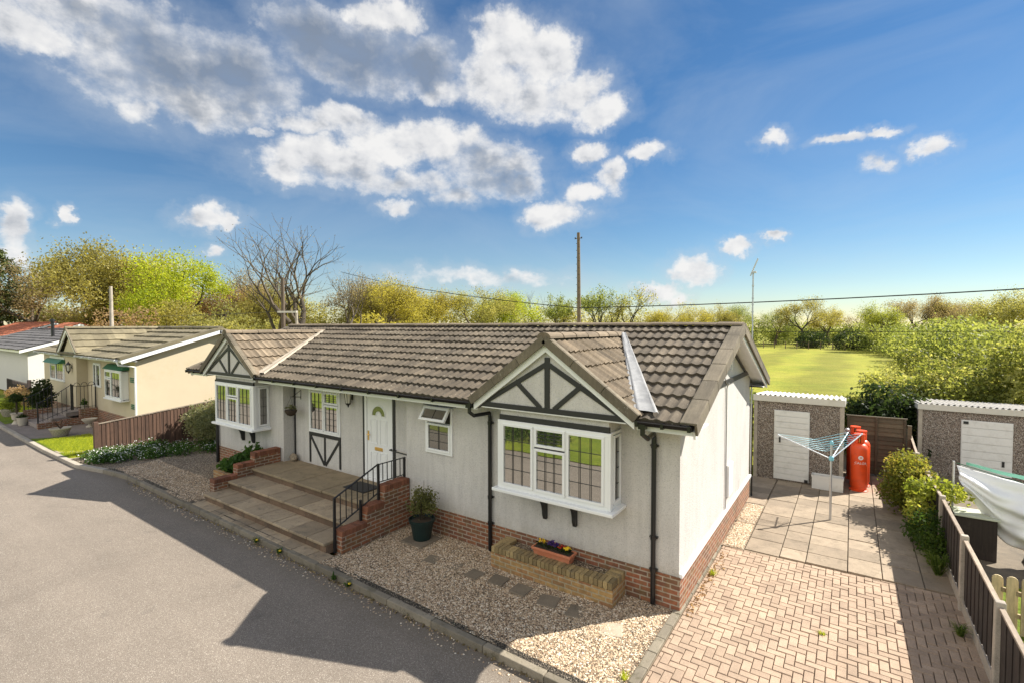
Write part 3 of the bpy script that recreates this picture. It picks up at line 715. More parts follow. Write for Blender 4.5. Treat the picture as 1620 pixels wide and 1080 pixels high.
# ------------------------------------------------------------------ the bungalow
W, BZ, HZ, ZP, RD = 5.73, .49, 2.65, .555, .306
XL, XA, XB = -13.75, -10.18, -5.57
CR, CLB, HWG = -1.91, -12.0, 1.43           # bay gable centre lines and half width
house = thing('bungalow', 'cream rendered bungalow with black timber strips and two bay windows beside the road', 'bungalow')
t = .12
mb = MB()
mb.box(XB, 0, 0, t, BZ, HZ)                         # front, right of the porch
mb.box(XA, XB, RD, RD+t, ZP-.05, HZ)                # porch recess
mb.box(XL, XA, 0, t, BZ, HZ)
mb.box(XA-.1, XA-.0, t+.001, RD+.1, .45, HZ-.001)   # return
mb.box(XB, XB+.1, t+.001, RD+.1, .45, HZ-.001)
mb.box(XL, XL+t, t+.001, W, BZ, HZ)
mb.box(XL+t+.001, -t-.001, W-t, W-.001, BZ, HZ)
# gable wall on the drive side, with its joint strip left as a shallow gap
zr = 4.0
for y0, y1 in ((t+.001, 2.985), (3.0, W)):
    f = lambda y: HZ+(zr-HZ-.05)*(1-abs(y-W/2)/(W/2+.45))
    ys = sorted({y0, y1}|({W/2} if y0 < W/2 < y1 else set()))
    prof = [(0, y0, BZ), (0, y1, BZ)]+[(0, y, f(y)) for y in reversed(ys)]
    mb.prism(prof, (-t, 0, 0))
mb.box(-t-.03, -.012, 2.98, 3.005, BZ, 3.7)
mb.build('wall', M['render'], house)
mb = MB()
mb.box(XB+.0, .018, -.018, .1, -.15, BZ); mb.box(-.1, .018, .101, W, -.15, BZ); mb.box(XL-.01, XA+.02, -.018, .1, -.15, BZ); mb.box(XL-.01, XL+.1, .101, W, -.15, BZ)
build_each(mb, 'brick_skirt', M['brick'], house)
mb = MB(); mb.box(.0, .05, -.0, W+.05, BZ-.012, BZ+.05); mb.build('skirt_trim', M['upvc'], house, bevel=.008)
# roof
XR0, XR1, YE, ZE, ZR = -14.52, .36, -.47, 2.80, 4.075
sl = math.hypot(W/2-YE, ZR-ZE); Sf = Vector((0, W/2-YE, ZR-ZE))/sl; Sb = Vector((0, -(W/2-YE), ZR-ZE))/sl
mb = MB()
AZ0, AZ1 = 2.84, 3.89
def gable_hw(s_):
    z = ZE+(ZR-ZE)*max(0, s_)/sl; return max(.0, (HWG+.03)*(1-max(0, (z-AZ0))/(AZ1-AZ0))-.10)
oX = XR0+.02; LN = XR1-XR0-.24
for rng_ in (lambda s_: (0, CLB-gable_hw(s_)-oX), lambda s_: (CLB+gable_hw(s_)-oX, CR-gable_hw(s_)-oX), lambda s_: (CR+gable_hw(s_)-oX, LN)):
    tile_slope(mb, (oX, YE, ZE), (1, 0, 0), LN, Sf, sl, 10, trange=rng_)
tile_slope(mb, (XR0+.02, W-YE, ZE), (1, 0, 0), XR1-XR0-.24, Sb, sl, 10)
roof = mb.build('roof', M['tile'], house)
mb = MB()   # decking and boxed soffit
for sg in (0, 1):
    y0, y1 = (.35, W/2) if sg == 0 else (W-YE-.05, W/2)
    zq = ZE+(.35-YE)*Sf.z/Sf.y if sg == 0 else ZE
    mb.prism([(XR0+.06, y0, zq-.03), (XR0+.06, y1, ZR-.04), (XR0+.06, y1, ZR-.14), (XR0+.06, y0, zq-.1)], (XR1-XR0-.12, 0, 0))
mb.box(XR0+.07, XR1-.07, -.001, RD+.1, HZ, HZ+.022)
for a_, b_ in ((XR0+.07, CLB-HWG), (CLB+HWG, CR-HWG), (CR+HWG, XR1-.07)): mb.box(a_, b_, YE+.06, -.001, HZ, HZ+.022)
mb.box(XR0+.07, XR1-.07, W-.1, W-.09, HZ, HZ+.022); mb.box(XR0+.07, XR1-.07, W-.1, W-YE-.06, HZ, HZ+.022)
mb.build('soffit', M['upvc2'], house)
mb = MB(); ridge(mb, (XR0+.02, W/2, ZR+.045), (XR1-.03, W/2, ZR+.045), .15, flat=.42); mb.build('ridge_tile', M['tile2'], roof, smooth=False)
mb = MB()   # concrete verge units capping the gable edge
for x0, x1 in ((XR1-.22, XR1), (XR0-.02, XR0+.14)):
    for (Y0, S) in ((YE, Sf), (W-YE, Sb)):
        n = Vector((0, -S.z, S.y)) if S.y > 0 else Vector((0, S.z, -S.y))
        for k in range(6):
            a = Vector((0, Y0, ZE))+S*(sl*k/6-(.06 if k == 0 else 0))+n*.0; b = Vector((0, Y0, ZE))+S*(sl*(k+1)/6-.006)
            lift = rng.uniform(0, .006)
            p = [a+n*(.055+lift), b+n*(.055+lift), b-n*.12, a-n*.12]
            P = [a+n*(.055+lift), b+n*(.055+lift), b+n*.02, a+n*.02]
            mb.prism([(x0, q.y, q.z) for q in P], (x1-x0, 0, 0))
            xo = x1-.035 if x1 > 0 else x0
            mb.prism([(xo, q.y, q.z) for q in [a+n*.018, b+n*.018, b-n*.13, a-n*.13]], (.035, 0, 0))
build_each(mb, 'verge_tile', M['verge'], roof, bevel=.008)
mb = MB()   # white bargeboards and fascia
for x in (XR1-.075, XR0+.04):
    for Y0, S in ((YE, Sf), (W-YE, Sb)):
        n = Vector((0, -S.z, S.y)) if S.y > 0 else Vector((0, S.z, -S.y))
        a = Vector((0, Y0, ZE)); b = a+S*sl
        mb.prism([(x, q.y, q.z) for q in [a-n*.10-S*.02, b-n*.10, b-n*.21-S*.0, a-n*.21-S*.02]], (.03, 0, 0))
for a_, b_ in ((XR0+.06, CLB-HWG), (CLB+HWG, CR-HWG), (CR+HWG, XR1-.08)): mb.box(a_, b_, YE+.03, YE+.055, HZ-.01, ZE-.02)
mb.box(XR0+.06, XR1-.08, W-YE-.055, W-YE-.03, HZ-.01, ZE-.02)
build_each(mb, 'bargeboard', M['upvc'], house)
# gable overhang lining and dark timber on the drive side
mb = MB()
for Y0, S in ((YE, Sf), (W-YE, Sb)):
    n = Vector((0, -S.z, S.y)) if S.y > 0 else Vector((0, S.z, -S.y)); a = Vector((0, Y0, ZE)); b = a+S*sl
    mb.prism([(0.012, q.y, q.z) for q in [a-n*.105, b-n*.105, b-n*.135, a-n*.135]], (XR1-.09, 0, 0))
build_each(mb, 'overhang_lining', M['upvc'], house)
zt = lambda y: ZE+(ZR-ZE)*(1-abs(y-W/2)/(W/2-YE))-.15
mb = MB()
mb.box(.002, .025, .62, W-.33, 2.96, 3.06)
mb.beam((.013, .62, zt(.62)-.05), (.013, W/2-.5, zt(W/2-.5)-.06), .07, .022, (1, 0, 0)); mb.beam((.013, W-.62, zt(W-.62)-.05), (.013, W/2+.5, zt(W/2+.5)-.06), .07, .022, (1, 0, 0))
mb.beam((.013, 2.3, 3.06), (.013, 2.75, 3.5), .05, .02, (1, 0, 0))
# strips round the porch recess
for x0, x1, y, z0, z1 in ((-10.165, -10.11, RD, ZP, HZ), (-7.345, -7.275, RD, ZP, HZ), (-6.32, -6.25, RD, ZP, HZ)): mb.box(x0, x1, y-.02, y+.01, z0, z1)
# braced panel beneath the porch window
y = RD
mb.box(-9.49, -8.19, y-.022, y+.01, 1.30, 1.385); mb.box(-9.49, -9.43, y-.02, y+.01, .60, 1.30); mb.box(-8.25, -8.19, y-.02, y+.01, .60, 1.30); mb.box(-8.865, -8.805, y-.018, y+.01, .64, 1.30)
for s in (-1, 1): mb.beam((-8.835+s*.60, y-.006, 1.29), (-8.835+s*.02, y-.006, .60), .065, .024, (0, -1, 0))
build_each(mb, 'timber_strip', M['black'], house, bevel=.003)
# eaves gutter with brackets, stops at the bay gables
def gutter(x0, x1, yy, zz, r=.06):
    g = MB(); n = 8
    vs = []
    for x in (x0, x1):
        for k in range(n+1):
            a = math.pi+math.pi*k/n; vs.append((x, yy+math.cos(a)*r, zz+math.sin(a)*r))
    g.idx(vs, [(k, k+1, k+n+2, k+n+1) for k in range(n)]+[(k+n+1, k+n+2, k+1, k) for k in range(n)]+[tuple(range(n+1)), tuple(range(2*n+1, n, -1))])
    m = max(2, int((x1-x0)/.8))
    for i in range(m+1):
        x = x0+.03+(x1-x0-.06)*i/m; g.box(x-.02, x+.02, yy-r-.007, yy+r+.02, zz-r-.006, zz+.012)
    g.tube([(x0, yy-r, zz+.002), (x1, yy-r, zz+.002)], .008, 6)
    return g
for x0, x1 in ((CLB+HWG+.02, CR-HWG-.02), (CR+HWG+.02, .30), (XR0+.06, CLB-HWG-.02)):
    gutter(x0, x1, YE-.06, ZE-.02).build('gutter', M['gutter'], house)
def downpipe(x, x0, off, zb=0):
    g = MB(); pts = [(x0, YE-.06, ZE-.06), (x0, YE-.06, ZE-.2), (x0+off*.25, YE-.0, ZE-.26), (x, -.07, ZE-.27), (x, -.055, ZE-.34), (x, -.055, zb+.02)]
    g.tube(pts, .035, 10)
    for z in (1.0, 2.35, .52): g.tube([(x, -.055, z-.03), (x, -.055, z+.03)], .044, 10); g.box(x-.06, x+.06, -.05, .0, z-.012, z+.012)
    g.box(x0-.05, x0+.05, YE-.11, YE-.01, ZE-.12, ZE-.05)
    return g.build('downpipe', M['gutter'], house)
downpipe(-3.36, CR-HWG-.1, .2); downpipe(-.36, CR+HWG+.12, .2); 
g = MB(); g.tube([(-13.69, -.06, 2.5), (-13.69, -.06, .0)], .042, 10); g.build('downpipe', M['gutter'], house)
mb = MB(); mb.box(-13.80, -13.755, -.03, .02, .1, HZ); mb.build('corner_trim', M['upvc2'], house)
mb = MB(); mb.tube([(.06, 2.995, 3.0), (.022, 2.995, 2.9), (.022, 2.995, .55)], .012, 6); mb.tube([(.05, 2.2, 3.45), (.04, 2.6, 3.2), (.03, 2.99, 2.95)], .009, 5)
mb.tube([(.03, 3.0, 3.52), (.10, 3.0, 3.52), (.10, 3.0, 3.25), (.03, 3.35, 3.25)], .012, 6)
mb.build('cable', M['steel'], house)
mb = MB(); mb.box(.0, .05, 3.16, 3.58, .74, 1.36); mb.build('meter_box', M['upvc'], house, bevel=.01)
mb = MB(); mb.tube([(.05, W+.1, .47), (.05, W+.1, -.02)], .02, 6); mb.build('drain_pipe', M['iron'], house)

# ------------------------------------------------------------------ bay windows with their gables
def bay(xc, hw, gx, lab):
    yb, z0, z1 = -.42, 1.385, 2.53
    x0, x1 = xc-hw, xc+hw
    w = MB(); w.box(x0+.01, x1-.01, yb+.01, -.001, z1-.02, 2.80); w.build('bay_wall', M['render'], house)
    w = MB(); w.box(x0-.005, x1+.005, yb-.012, yb+.03, z1+.0, z1+.085); w.build('timber_strip', M['black'], house, bevel=.003)
    fr = window(house, (x0, yb, z0), (1, 0, 0), (0, -1, 0), [(.06, .06+.62, .06, z1-z0-.05), (.70, .70+.56, .06, .76), (.70, .70+.56, .78, z1-z0-.05), (1.28, 2*hw-.06, .06, z1-z0-.05)] if True else [], 2*hw, z1-z0, dict(frame=M['upvc']), 'bay_window', fw=.06, lead=(3, 4, True), label=lab)
    wd = -yb
    sd = window(house, (x1-.02, yb+.06, z0), (0, 1, 0), (1, 0, 0), [(.05, wd-.09, .06, z1-z0-.05)], wd-.06, z1-z0, dict(frame=M['upvc']), 'bay_side_window', fw=.05, lead=(2, 4, False), glass=M['glass_d'])
    window(house, (x0+.02, yb+.06, z0), (0, 1, 0), (-1, 0, 0), [(.05, wd-.09, .06, z1-z0-.05)], wd-.06, z1-z0, dict(frame=M['upvc']), 'bay_side_window', fw=.05, lead=None, glass=M['glass_d'])
    w = MB(); w.box(x1-.075, x1+.035, yb-.03, yb+.062, z0+.001, z1-.001); w.box(x0-.03, x0+.05, yb-.03, yb+.062, z0+.001, z1-.001)
    w.build('corner_post', M['upvc'], fr, bevel=.01)
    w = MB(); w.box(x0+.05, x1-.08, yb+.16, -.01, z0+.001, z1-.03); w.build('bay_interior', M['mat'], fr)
    w = MB(); w.box(x0-.10, x1+.10, yb-.11, -.0, z0-.055, z0); w.build('sill', M['upvc'], fr, bevel=.012)
    for s in (-1, 1):
        cx = xc+s*.28-.05
        P = [(cx-.03, -.0, z0-.056), (cx-.03, -.36, z0-.056), (cx-.03, -.34, z0-.10)]+[(cx-.03, -.34+.25*math.sin(k/6*math.pi/2), z0-.10-.35*(1-math.cos(k/6*math.pi/2))) for k in range(1, 7)]+[(cx-.03, -.06, z0-.53), (cx-.03, -.0, z0-.53)]
        w = MB(); w.prism(P, (.06, 0, 0)); w.build('corbel', M['black'], house, bevel=.004)
    # gable triangle
    yf = -.47; gz0, gz1 = 2.74, 3.72; hg = HWG-.04
    sl_ = (gz1-gz0)/hg
    w = MB(); w.prism([(gx-hg+.02, yf, gz0), (gx+hg-.02, yf, gz0), (gx, yf, gz1)], (0, .08, 0)); w.build('gable_wall', M['render'], house)
    k = MB(); yy = yf-.012
    k.box(gx-hg+.03, gx+hg-.03, yf-.026, yf+.0, gz0-.01, gz0+.07)
    k.box(gx-.045, gx+.045, yf-.022, yf, gz0+.07, gz1-.12)
    for s in (-1, 1):
        k.beam((gx+s*.12, yy, gz0+.06), (gx+s*.60, yy, gz0+.46), .075, .02, (0, -1, 0))
        k.beam((gx+s*(hg-.03), yf-.010, gz0+.035-.05), (gx, yf-.010, gz1-.215), .075, .022, (0, -1, 0))
    build_each(k, 'timber_strip', M['black'], house, bevel=.003)
    k = MB()
    for s in (-1, 1):
        a = Vector((gx+s*HWG, 0, gz0+.06)); b = Vector((gx, 0, gz1+.12)); 
        dn = Vector((0, 0, -.15))
        P = [a, b, b+dn, a+dn*.95]
        k.prism([(q.x, yf-.065, q.z) for q in P], (0, .04, 0))
    build_each(k, 'bargeboard', M['upvc'], house)
    k = MB(); k.box(gx-HWG+.05, gx+HWG-.05, yf-.02, -.3, gz0-.03, gz0-.012); k.build('soffit', M['upvc2'], house)
    # tiles
    az0, az1 = gz0+.10, gz1+.17; yv = -.60
    # where the gable planes meet the main slope
    ym = lambda z: YE+(z-ZE)/(ZR-ZE)*(W/2-YE)
    tl = MB(); L2 = math.hypot(HWG+.03, az1-az0)
    for s in (-1, 1):
        S = Vector((-s*(HWG+.03), 0, az1-az0))/L2
        tr = lambda q: (0.06, ym(az0+(az1-az0)*max(0, q)/L2)-yv+.32)
        tile_slope(tl, (gx+s*(HWG+.03), yv, az0), (0, 1, 0), 3.6, S, L2, 5, trange=tr, sub=5, pitch=.165, amp=.032)
    gr = tl.build('bay_roof', M['tile2'], house)
    k = MB(); ridge(k, (gx, yv+.02, az1+.03), (gx, ym(az1)+.12, az1+.03), .12); k.build('ridge_tile', M['tile2'], gr)
    k = MB()
    for s in (-1, 1):
        a = Vector((gx+s*(HWG+.05), 0, az0-.02)); b = Vector((gx, 0, az1+.0)); d = (b-a); ln = d.length; d.normalize(); n = Vector((-d.z*1, 0, d.x)); n = n if n.z > 0 else -n
        for q in range(3):
            c, e = a+d*(ln*q/3+.003), a+d*(ln*(q+1)/3-.003)
            k.prism([(v.x, yv, v.z) for v in [c+n*.06, e+n*.06, e-n*.075, c-n*.075]], (0, .03, 0))
            k.prism([(v.x, yv+.031, v.z) for v in [c+n*.062, e+n*.062, e+n*.03, c+n*.03]], (0, .09, 0))
    build_each(k, 'verge_tile', M['verge'], gr, bevel=.006)
    # valley strips
    return gx, az0, az1, ym, gr
def valley(gx, az0, az1, ym, gr, mat, width, lift, s, name):
    k = MB(); a = Vector((gx+s*(HWG+.02), ym(az0)-.04, az0+.0)); b = Vector((gx+s*.08, ym(az1)-.02, az1-.01))
    u = (b-a).normalized(); t = Vector((1, 0, 0)); t = (t-u*t.dot(u)).normalized()
    mn = Vector((0, -Sf.z, Sf.y)); n = 14; vs = []
    prof = [(-.30, .0), (-.16, .015), (-.05, .0), (.0, .016), (.1, .0), (.5, .006), (.86, .0), (1.0, .012), (1.06, -.03)]
    for i in range(n+1):
        f = i/n; p = a+(b-a)*f; wd = width*(1-.72*f)
        for q, h in prof: vs.append(p+Vector((1, 0, 0))*s*wd*q+mn*(lift+h+rng.uniform(-.011, .011)))
    m = len(prof); fs = []
    for i in range(n):
        for j in range(m-1):
            f = (i*m+j, i*m+j+1, (i+1)*m+j+1, (i+1)*m+j); fs.append(f if s > 0 else f[::-1])
    k.idx(vs, fs, .5); k.build(name, mat, gr, smooth=True)
r_ = bay(-1.88, .985, CR, 'bay window nearest the driveway with hedge and lawn reflected in its panes')
valley(*r_, M['lead'], .27, .075, 1, 'lead_flashing')
valley(*r_, M['mortar'], .14, .065, -1, 'valley_mortar')
l_ = bay(-11.87, 1.02, CLB, 'bay window at the far end of the front with leafy planter beneath it')
valley(*l_, M['mortar'], .24, .07, 1, 'valley_mortar')
valley(*l_, M['mortar'], .14, .065, -1, 'valley_mortar')
# windows and door in the front wall
window(house, (-9.47, RD, 1.395), (1, 0, 0), (0, -1, 0), [(.05, .63, .05, 1.06), (.65, 1.23, .05, .74), (.65, 1.23, .76, 1.06)], 1.28, 1.11, dict(frame=M['upvc']), 'window', lead=(3, 4, True), label='two light porch window above the braced black timbers')
mb = MB(); mb.box(-9.53, -8.14, RD-.035, RD, 2.515, 2.555); mb.box(-5.06, -4.22, -.03, 0, 2.53, 2.565); build_each(mb, 'drip_strip', M['black'], house)
sw = window(house, (-5.0, 0, 1.585), (1, 0, 0), (0, -1, 0), [(.045, .665, .045, .60)], .71, .92, dict(frame=M['upvc']), 'window', lead=(2, 3, True), glass=M['glass_d'], label='small window with its top light propped open')
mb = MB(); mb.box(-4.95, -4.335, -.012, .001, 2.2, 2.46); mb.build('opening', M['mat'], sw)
# the propped top light, hinged along its head
hx0, hx1, hz, hh = -4.98, -4.31, 2.495, .30; ang = R(35)
dn = Vector((0, -math.sin(ang), -math.cos(ang))); fo = Vector((0, -math.cos(ang), math.sin(ang)))
vt = MB(); P0 = Vector((0, -.045, hz))
def vbar(m, x0, x1, s0, s1, n0, n1):
    m.obox(P0+Vector(((x0+x1)/2, 0, 0))+dn*(s0+s1)/2+fo*(n0+n1)/2, (Vector((1, 0, 0))*(x1-x0)/2), fo*(n1-n0)/2, dn*(s1-s0)/2, .5)
for a in ((hx0, hx1, 0, .05), (hx0, hx1, hh-.05, hh), (hx0, hx0+.05, .05, hh-.05), (hx1-.05, hx1, .05, hh-.05)): vbar(vt, *a, 0, .05)
vo = vt.build('top_light', M['upvc'], sw, bevel=.005)
mb = MB(); q = [P0+Vector((x, 0, 0))+dn*s_+fo*.03 for x, s_ in ((hx0+.048, hh-.048), (hx1-.048, hh-.048), (hx1-.048, .048), (hx0+.048, .048))]; mb.face(q, .5)
mb.cur = 1; vbar(mb, (hx0+hx1)/2-.005, (hx0+hx1)/2+.005, .05, hh-.05, .03, .036); o_ = mb.build('vent_pane', [M['glass'], M['black']], sw)
# door
dx0, dx1, dz = -7.27, -6.325, 2.63
mb = MB(); mb.box(dx0, dx0+.075, RD-.03, RD+.01, ZP, dz); mb.box(dx1-.06, dx1, RD-.03, RD+.01, ZP, dz); mb.box(dx0+.075, dx1-.06, RD-.03, RD+.01, dz-.06, dz); mb.box(dx0-.01, dx1+.01, RD-.07, RD, ZP, ZP+.05)
mb.build('door_frame', M['upvc'], house, bevel=.006)
mb = MB(); lx0, lx1, lz0, lz1 = dx0+.08, dx1-.065, ZP+.055, dz-.065; cxd = (lx0+lx1)/2; wl = (lx1-lx0)
mb.box(lx0, lx1, RD-.012, RD+.01, lz0, lz1)
def panel(x0, x1, z0, z1):
    for a in ((x0, x1, z0, z0+.016), (x0, x1, z1-.016, z1), (x0, x0+.016, z0+.016, z1-.016), (x1-.016, x1, z0+.016, z1-.016)): mb.box(a[0], a[1], RD-.024, RD-.012, a[2], a[3])
    mb.box(x0+.045, x1-.045, RD-.02, RD-.012, z0+.045, z1-.045)
for s in (0, 1):
    x0 = lx0+.12+s*(wl/2-.08); panel(x0, x0+wl/2-.16, lz0+.14, lz0+.62); panel(x0, x0+wl/2-.16, lz0+.80, lz0+1.36)
def arch(r, y0, y1, n=12, rin=0):
    zc = lz1-.50; o = [(cxd+r*math.cos(math.pi*k/n), zc+r*math.sin(math.pi*k/n)) for k in range(n+1)]
    i = [(cxd+rin*math.cos(math.pi*k/n), zc+rin*math.sin(math.pi*k/n)) for k in range(n+1)]
    return o, i
def archring(m, r, rin, y0, y1, n=12):
    o, i = arch(r, y0, y1, n, rin)
    for k in range(n): m.hexa([(o[k][0], y0, o[k][1]), (o[k+1][0], y0, o[k+1][1]), (i[k+1][0], y0, i[k+1][1]), (i[k][0], y0, i[k][1]), (o[k][0], y1, o[k][1]), (o[k+1][0], y1, o[k+1][1]), (i[k+1][0], y1, i[k+1][1]), (i[k][0], y1, i[k][1])], .5)
archring(mb, .245, .215, RD-.012, RD-.026); archring(mb, .10, .075, RD-.012, RD-.024)
mb.box(cxd-.245, cxd-.075, RD-.024, RD-.012, lz1-.52, lz1-.5); mb.box(cxd+.075, cxd+.245, RD-.024, RD-.012, lz1-.52, lz1-.5)
door = mb.build('door', M['upvc'], house, bevel=.004)
mb = MB(); archring(mb, .214, .101, RD-.012, RD-.017); mb.build('fanlight', M['glass_d'], door)
mb = MB(); zl = lz0+.66; mb.box(cxd-.13, cxd+.13, RD-.028, RD-.012, zl, zl+.075); mb.box(cxd-.105, cxd+.105, RD-.034, RD-.028, zl+.012, zl+.06); mb.build('letterbox', M['gold'], door, bevel=.004)
mb = MB(); xh = lx0+.045; mb.box(xh-.017, xh+.017, RD-.026, RD-.012, lz0+.86, lz0+1.08); mb.tube([(xh, RD-.02, lz0+1.0), (xh, RD-.06, lz0+1.0), (xh+.10, RD-.06, lz0+1.0)], .011, 6); mb.build('door_handle', M['gold'], door)
# ------------------------------------------------------------------ porch steps, walls, railing
st = thing('porch_steps', 'wide stone slab steps rising in three levels to the white front door', 'steps', (-8, -1.2, 0))
mb = MB(); q = random.Random(21)
def slabrow(mb, x0, x1, y0, y1, z0, z1, w, dz=.004):
    x = x0
    while x < x1-.05:
        e = min(x1, x+w*q.uniform(.95, 1.05)); d = q.uniform(-dz, dz)
        mb.box(x+.008, e-.008, y0+q.uniform(-.006, .006), y1, z0, z1+d, q.random()); x = e
mb = MB(); slabrow(mb, -10.3, -5.72, -.80, .30, .50, ZP, 1.0, .002); mb.build('landing', M['platf'], st, bevel=.012)
mb = MB(); slabrow(mb, -10.3, -5.72, -1.36, -.70, .325, .375, .60); mb.build('tread', M['tread'], st, bevel=.012)
mb = MB(); slabrow(mb, -10.42, -5.72, -1.86, -1.27, .14, .19, .60); mb.build('tread', M['tread'], st, bevel=.012)
for y, z0, z1, xa in ((-.755, .375, .50, -10.3), (-1.32, .19, .325, -10.3), (-1.82, -.02, .14, -10.4)):
    mb = MB(); x = xa
    while x < -5.75: e = min(-5.72, x+.45); mb.box(x+.003, e-.003, y, y+.4, z0, z1); x = e
    mb.build('riser', M['riser'], st)
mb = MB(); slabrow(mb, -10.45, -5.5, -2.09, -1.80, -.03, .018, .45); slabrow(mb, -10.45, -5.5, -2.4+.31, -2.09, -.03, .01, .62) if False else None
mb.build('footway_slab', M['tread'], st, bevel=.008)

def brickwall(mb, x0, x1, y0, y1, z0, z1): mb.box(x0, x1, y0, y1, z0, z1)
def coping_y(mb, x0, x1, y0, y1, z, h=.10):    # bricks on edge, laid along y
    n = max(1, round((y1-y0)/.075))
    for i in range(n): mb.box(x0-.004, x1+.004, y0+(y1-y0)*i/n+.004, y0+(y1-y0)*(i+1)/n-.004, z-h, z+rng.uniform(-.004, .004))
def coping_x(mb, x0, x1, y0, y1, z, h=.10):
    n = max(1, round((x1-x0)/.075))
    for i in range(n): mb.box(x0+(x1-x0)*i/n+.004, x0+(x1-x0)*(i+1)/n-.004, y0-.004, y1+.004, z-h, z+rng.uniform(-.004, .004))
rw = thing('step_wall', 'stepped red brick wall carrying the black railing beside the steps', 'brick wall', (-5.58, -.8, 0))
cp = MB(); wl_ = MB()
for y0, y1, z in ((-1.66, -1.10, .40), (-1.10, -.68, .675), (-.68, -.02, .965)):
    wl_.box(-5.70, -5.475, y0+.001, y1-.001, -.1, z-.10); coping_y(cp, -5.70, -5.475, y0, y1, z)
wl_.build('brickwork', M['brick'], rw); cp.build('coping', M['cope_r'], rw, bevel=.004)
lw = thing('step_wall', 'stepped red brick wall between the leafy planter and the steps', 'brick wall', (-10.4, -.8, 0))
cp = MB(); wl_ = MB()
for y0, y1, z in ((-1.66, -1.12, .47), (-1.12, -.70, .70), (-.70, -.02, .91)):
    wl_.box(-10.53, -10.31, y0+.001, y1-.001, -.1, z-.10); coping_y(cp, -10.53, -10.31, y0, y1, z)
wl_.build('brickwork', M['brick'], lw); cp.build('coping', M['cope_r'], lw, bevel=.004)
rl = thing('railing', 'black iron railing on the stepped brick wall by the front door', 'railing', (-5.6, -1.66, 0)); xr = -5.63
posts = [(-1.70, .0, 1.0), (-1.13, .37, .80), (-.70, .65, 1.39), (-.02, .955, 1.37)]
for y, z0, z1 in posts:
    mb = MB(); mb.box(xr-.02, xr+.02, y-.02, y+.02, z0, z1); mb.build('post', M['iron'], rl)
mb = MB(); mb.beam((xr, -1.72, .985), (xr, -.70, 1.385), .035, .014, (0, -.36, .93)); mb.beam((xr, -.70, 1.375), (xr, .0, 1.365), .035, .014, (0, 0, 1)); mb.build('handrail', M['iron'], rl)
mb = MB(); mb.beam((xr, -1.70, .43), (xr, -.70, .82), .03, .012, (0, -.36, .93)); mb.beam((xr, -.70, 1.02), (xr, -.02, 1.01), .03, .012, (0, 0, 1)); mb.build('bottom_rail', M['iron'], rl)
for i in range(1, 8):
    y = -1.70+i*.125; z0 = .43+(y+1.70)*.39; z1 = .985+(y+1.72)*.392
    mb = MB(); mb.box(xr-.007, xr+.007, y-.007, y+.007, z0, z1); mb.build('baluster', M['iron'], rl)
for i in range(1, 6):
    y = -.70+i*.113; mb = MB(); mb.box(xr-.007, xr+.007, y-.007, y+.007, 1.015, 1.37); mb.build('baluster', M['iron'], rl)
gb = thing('grab_rail', 'short black grab rail fixed on the wall beside the front door', 'grab rail', (-6.0, .28, 1.32))
mb = MB(); mb.tube([(-6.34, RD-.03, 1.37), (-6.34, RD-.10, 1.37), (-5.72, RD-.10, 1.34), (-5.72, RD-.02, 1.34)], .014, 6); mb.tube([(-6.2, RD-.02, 1.365), (-6.2, RD-.10, 1.365)], .01, 5); mb.build('bar', M['iron'], gb)
dm = MB(); dm.box(-7.15, -6.45, -.42, .05, ZP+.006, ZP+.022); o = dm.build('doormat', M['mat'], bevel=.006); tag(o, 'dark rubber doormat on the landing before the white door', 'doormat')
# lantern, hanging basket, stone
def lantern(loc, lab, s=1.0):
    x, y, z = loc; t = thing('wall_lantern', lab, 'lantern', loc, group=None)
    mb = MB(); mb.box(x-.035*s, x+.035*s, y-.015, y, z-.08*s, z+.06*s); mb.tube([(x, y-.01, z-.02*s), (x, y-.11*s, z-.06*s), (x, y-.11*s, z-.02*s)], .01*s, 6); mb.build('bracket', M['iron'], t)
    yc = y-.11*s; mb = MB()
    mb.lathe((x, yc, z), [(.045*s, -.19*s), (.06*s, -.16*s), (.062*s, -.15*s)], 6); mb.lathe((x, yc, z), [(.09*s, .08*s), (.06*s, .14*s), (.02*s, .18*s), (.012*s, .22*s)], 6)
    mb.lathe((x, yc, z), [(.008*s, -.25*s), (.02*s, -.22*s), (.03*s, -.19*s)], 6)
    for k in range(6):
        a = math.pi*2*k/6; mb.tube([(x+.06*s*math.cos(a), yc+.06*s*math.sin(a), z-.15*s), (x+.085*s*math.cos(a), yc+.085*s*math.sin(a), z+.08*s)], .007*s, 4)
    mb.build('frame', M['iron'], t)
    mb = MB(); mb.lathe((x, yc, z), [(.052*s, -.148*s), (.076*s, .078*s)], 6); mb.build('lamp_glass', M['lamp_glass'], t)
lantern((-7.75, RD, 2.43), 'black six sided carriage lantern on the grey wall by the white door')
hb = thing('hanging_basket', 'hanging basket of greenery on a black bracket beside the porch', 'hanging basket', (-9.9, .1, 1.9))
bx_, by_ = -9.86, .02
mb = MB(); mb.tube([(bx_, RD, 2.44), (bx_, RD-.01, 2.18)], .009, 5); mb.tube([(bx_, RD, 2.24), (bx_, by_-.02, 2.28)], .009, 5); mb.tube([(bx_, RD, 2.42), (bx_, by_+.04, 2.27)], .007, 5); mb.build('bracket', M['iron'], hb)
mb = MB()
for k in range(3): a = 2.1*k; mb.tube([(bx_, by_, 2.26), (bx_+.14*math.cos(a), by_+.14*math.sin(a), 1.93)], .004, 4)
mb.build('chain', M['iron'], hb)
mb = MB(); mb.lathe((bx_, by_, 1.93), [(.02, -.15), (.09, -.12), (.135, -.06), (.155, .0), (.14, .01)], 16); mb.build('basket', M['soil'], hb)
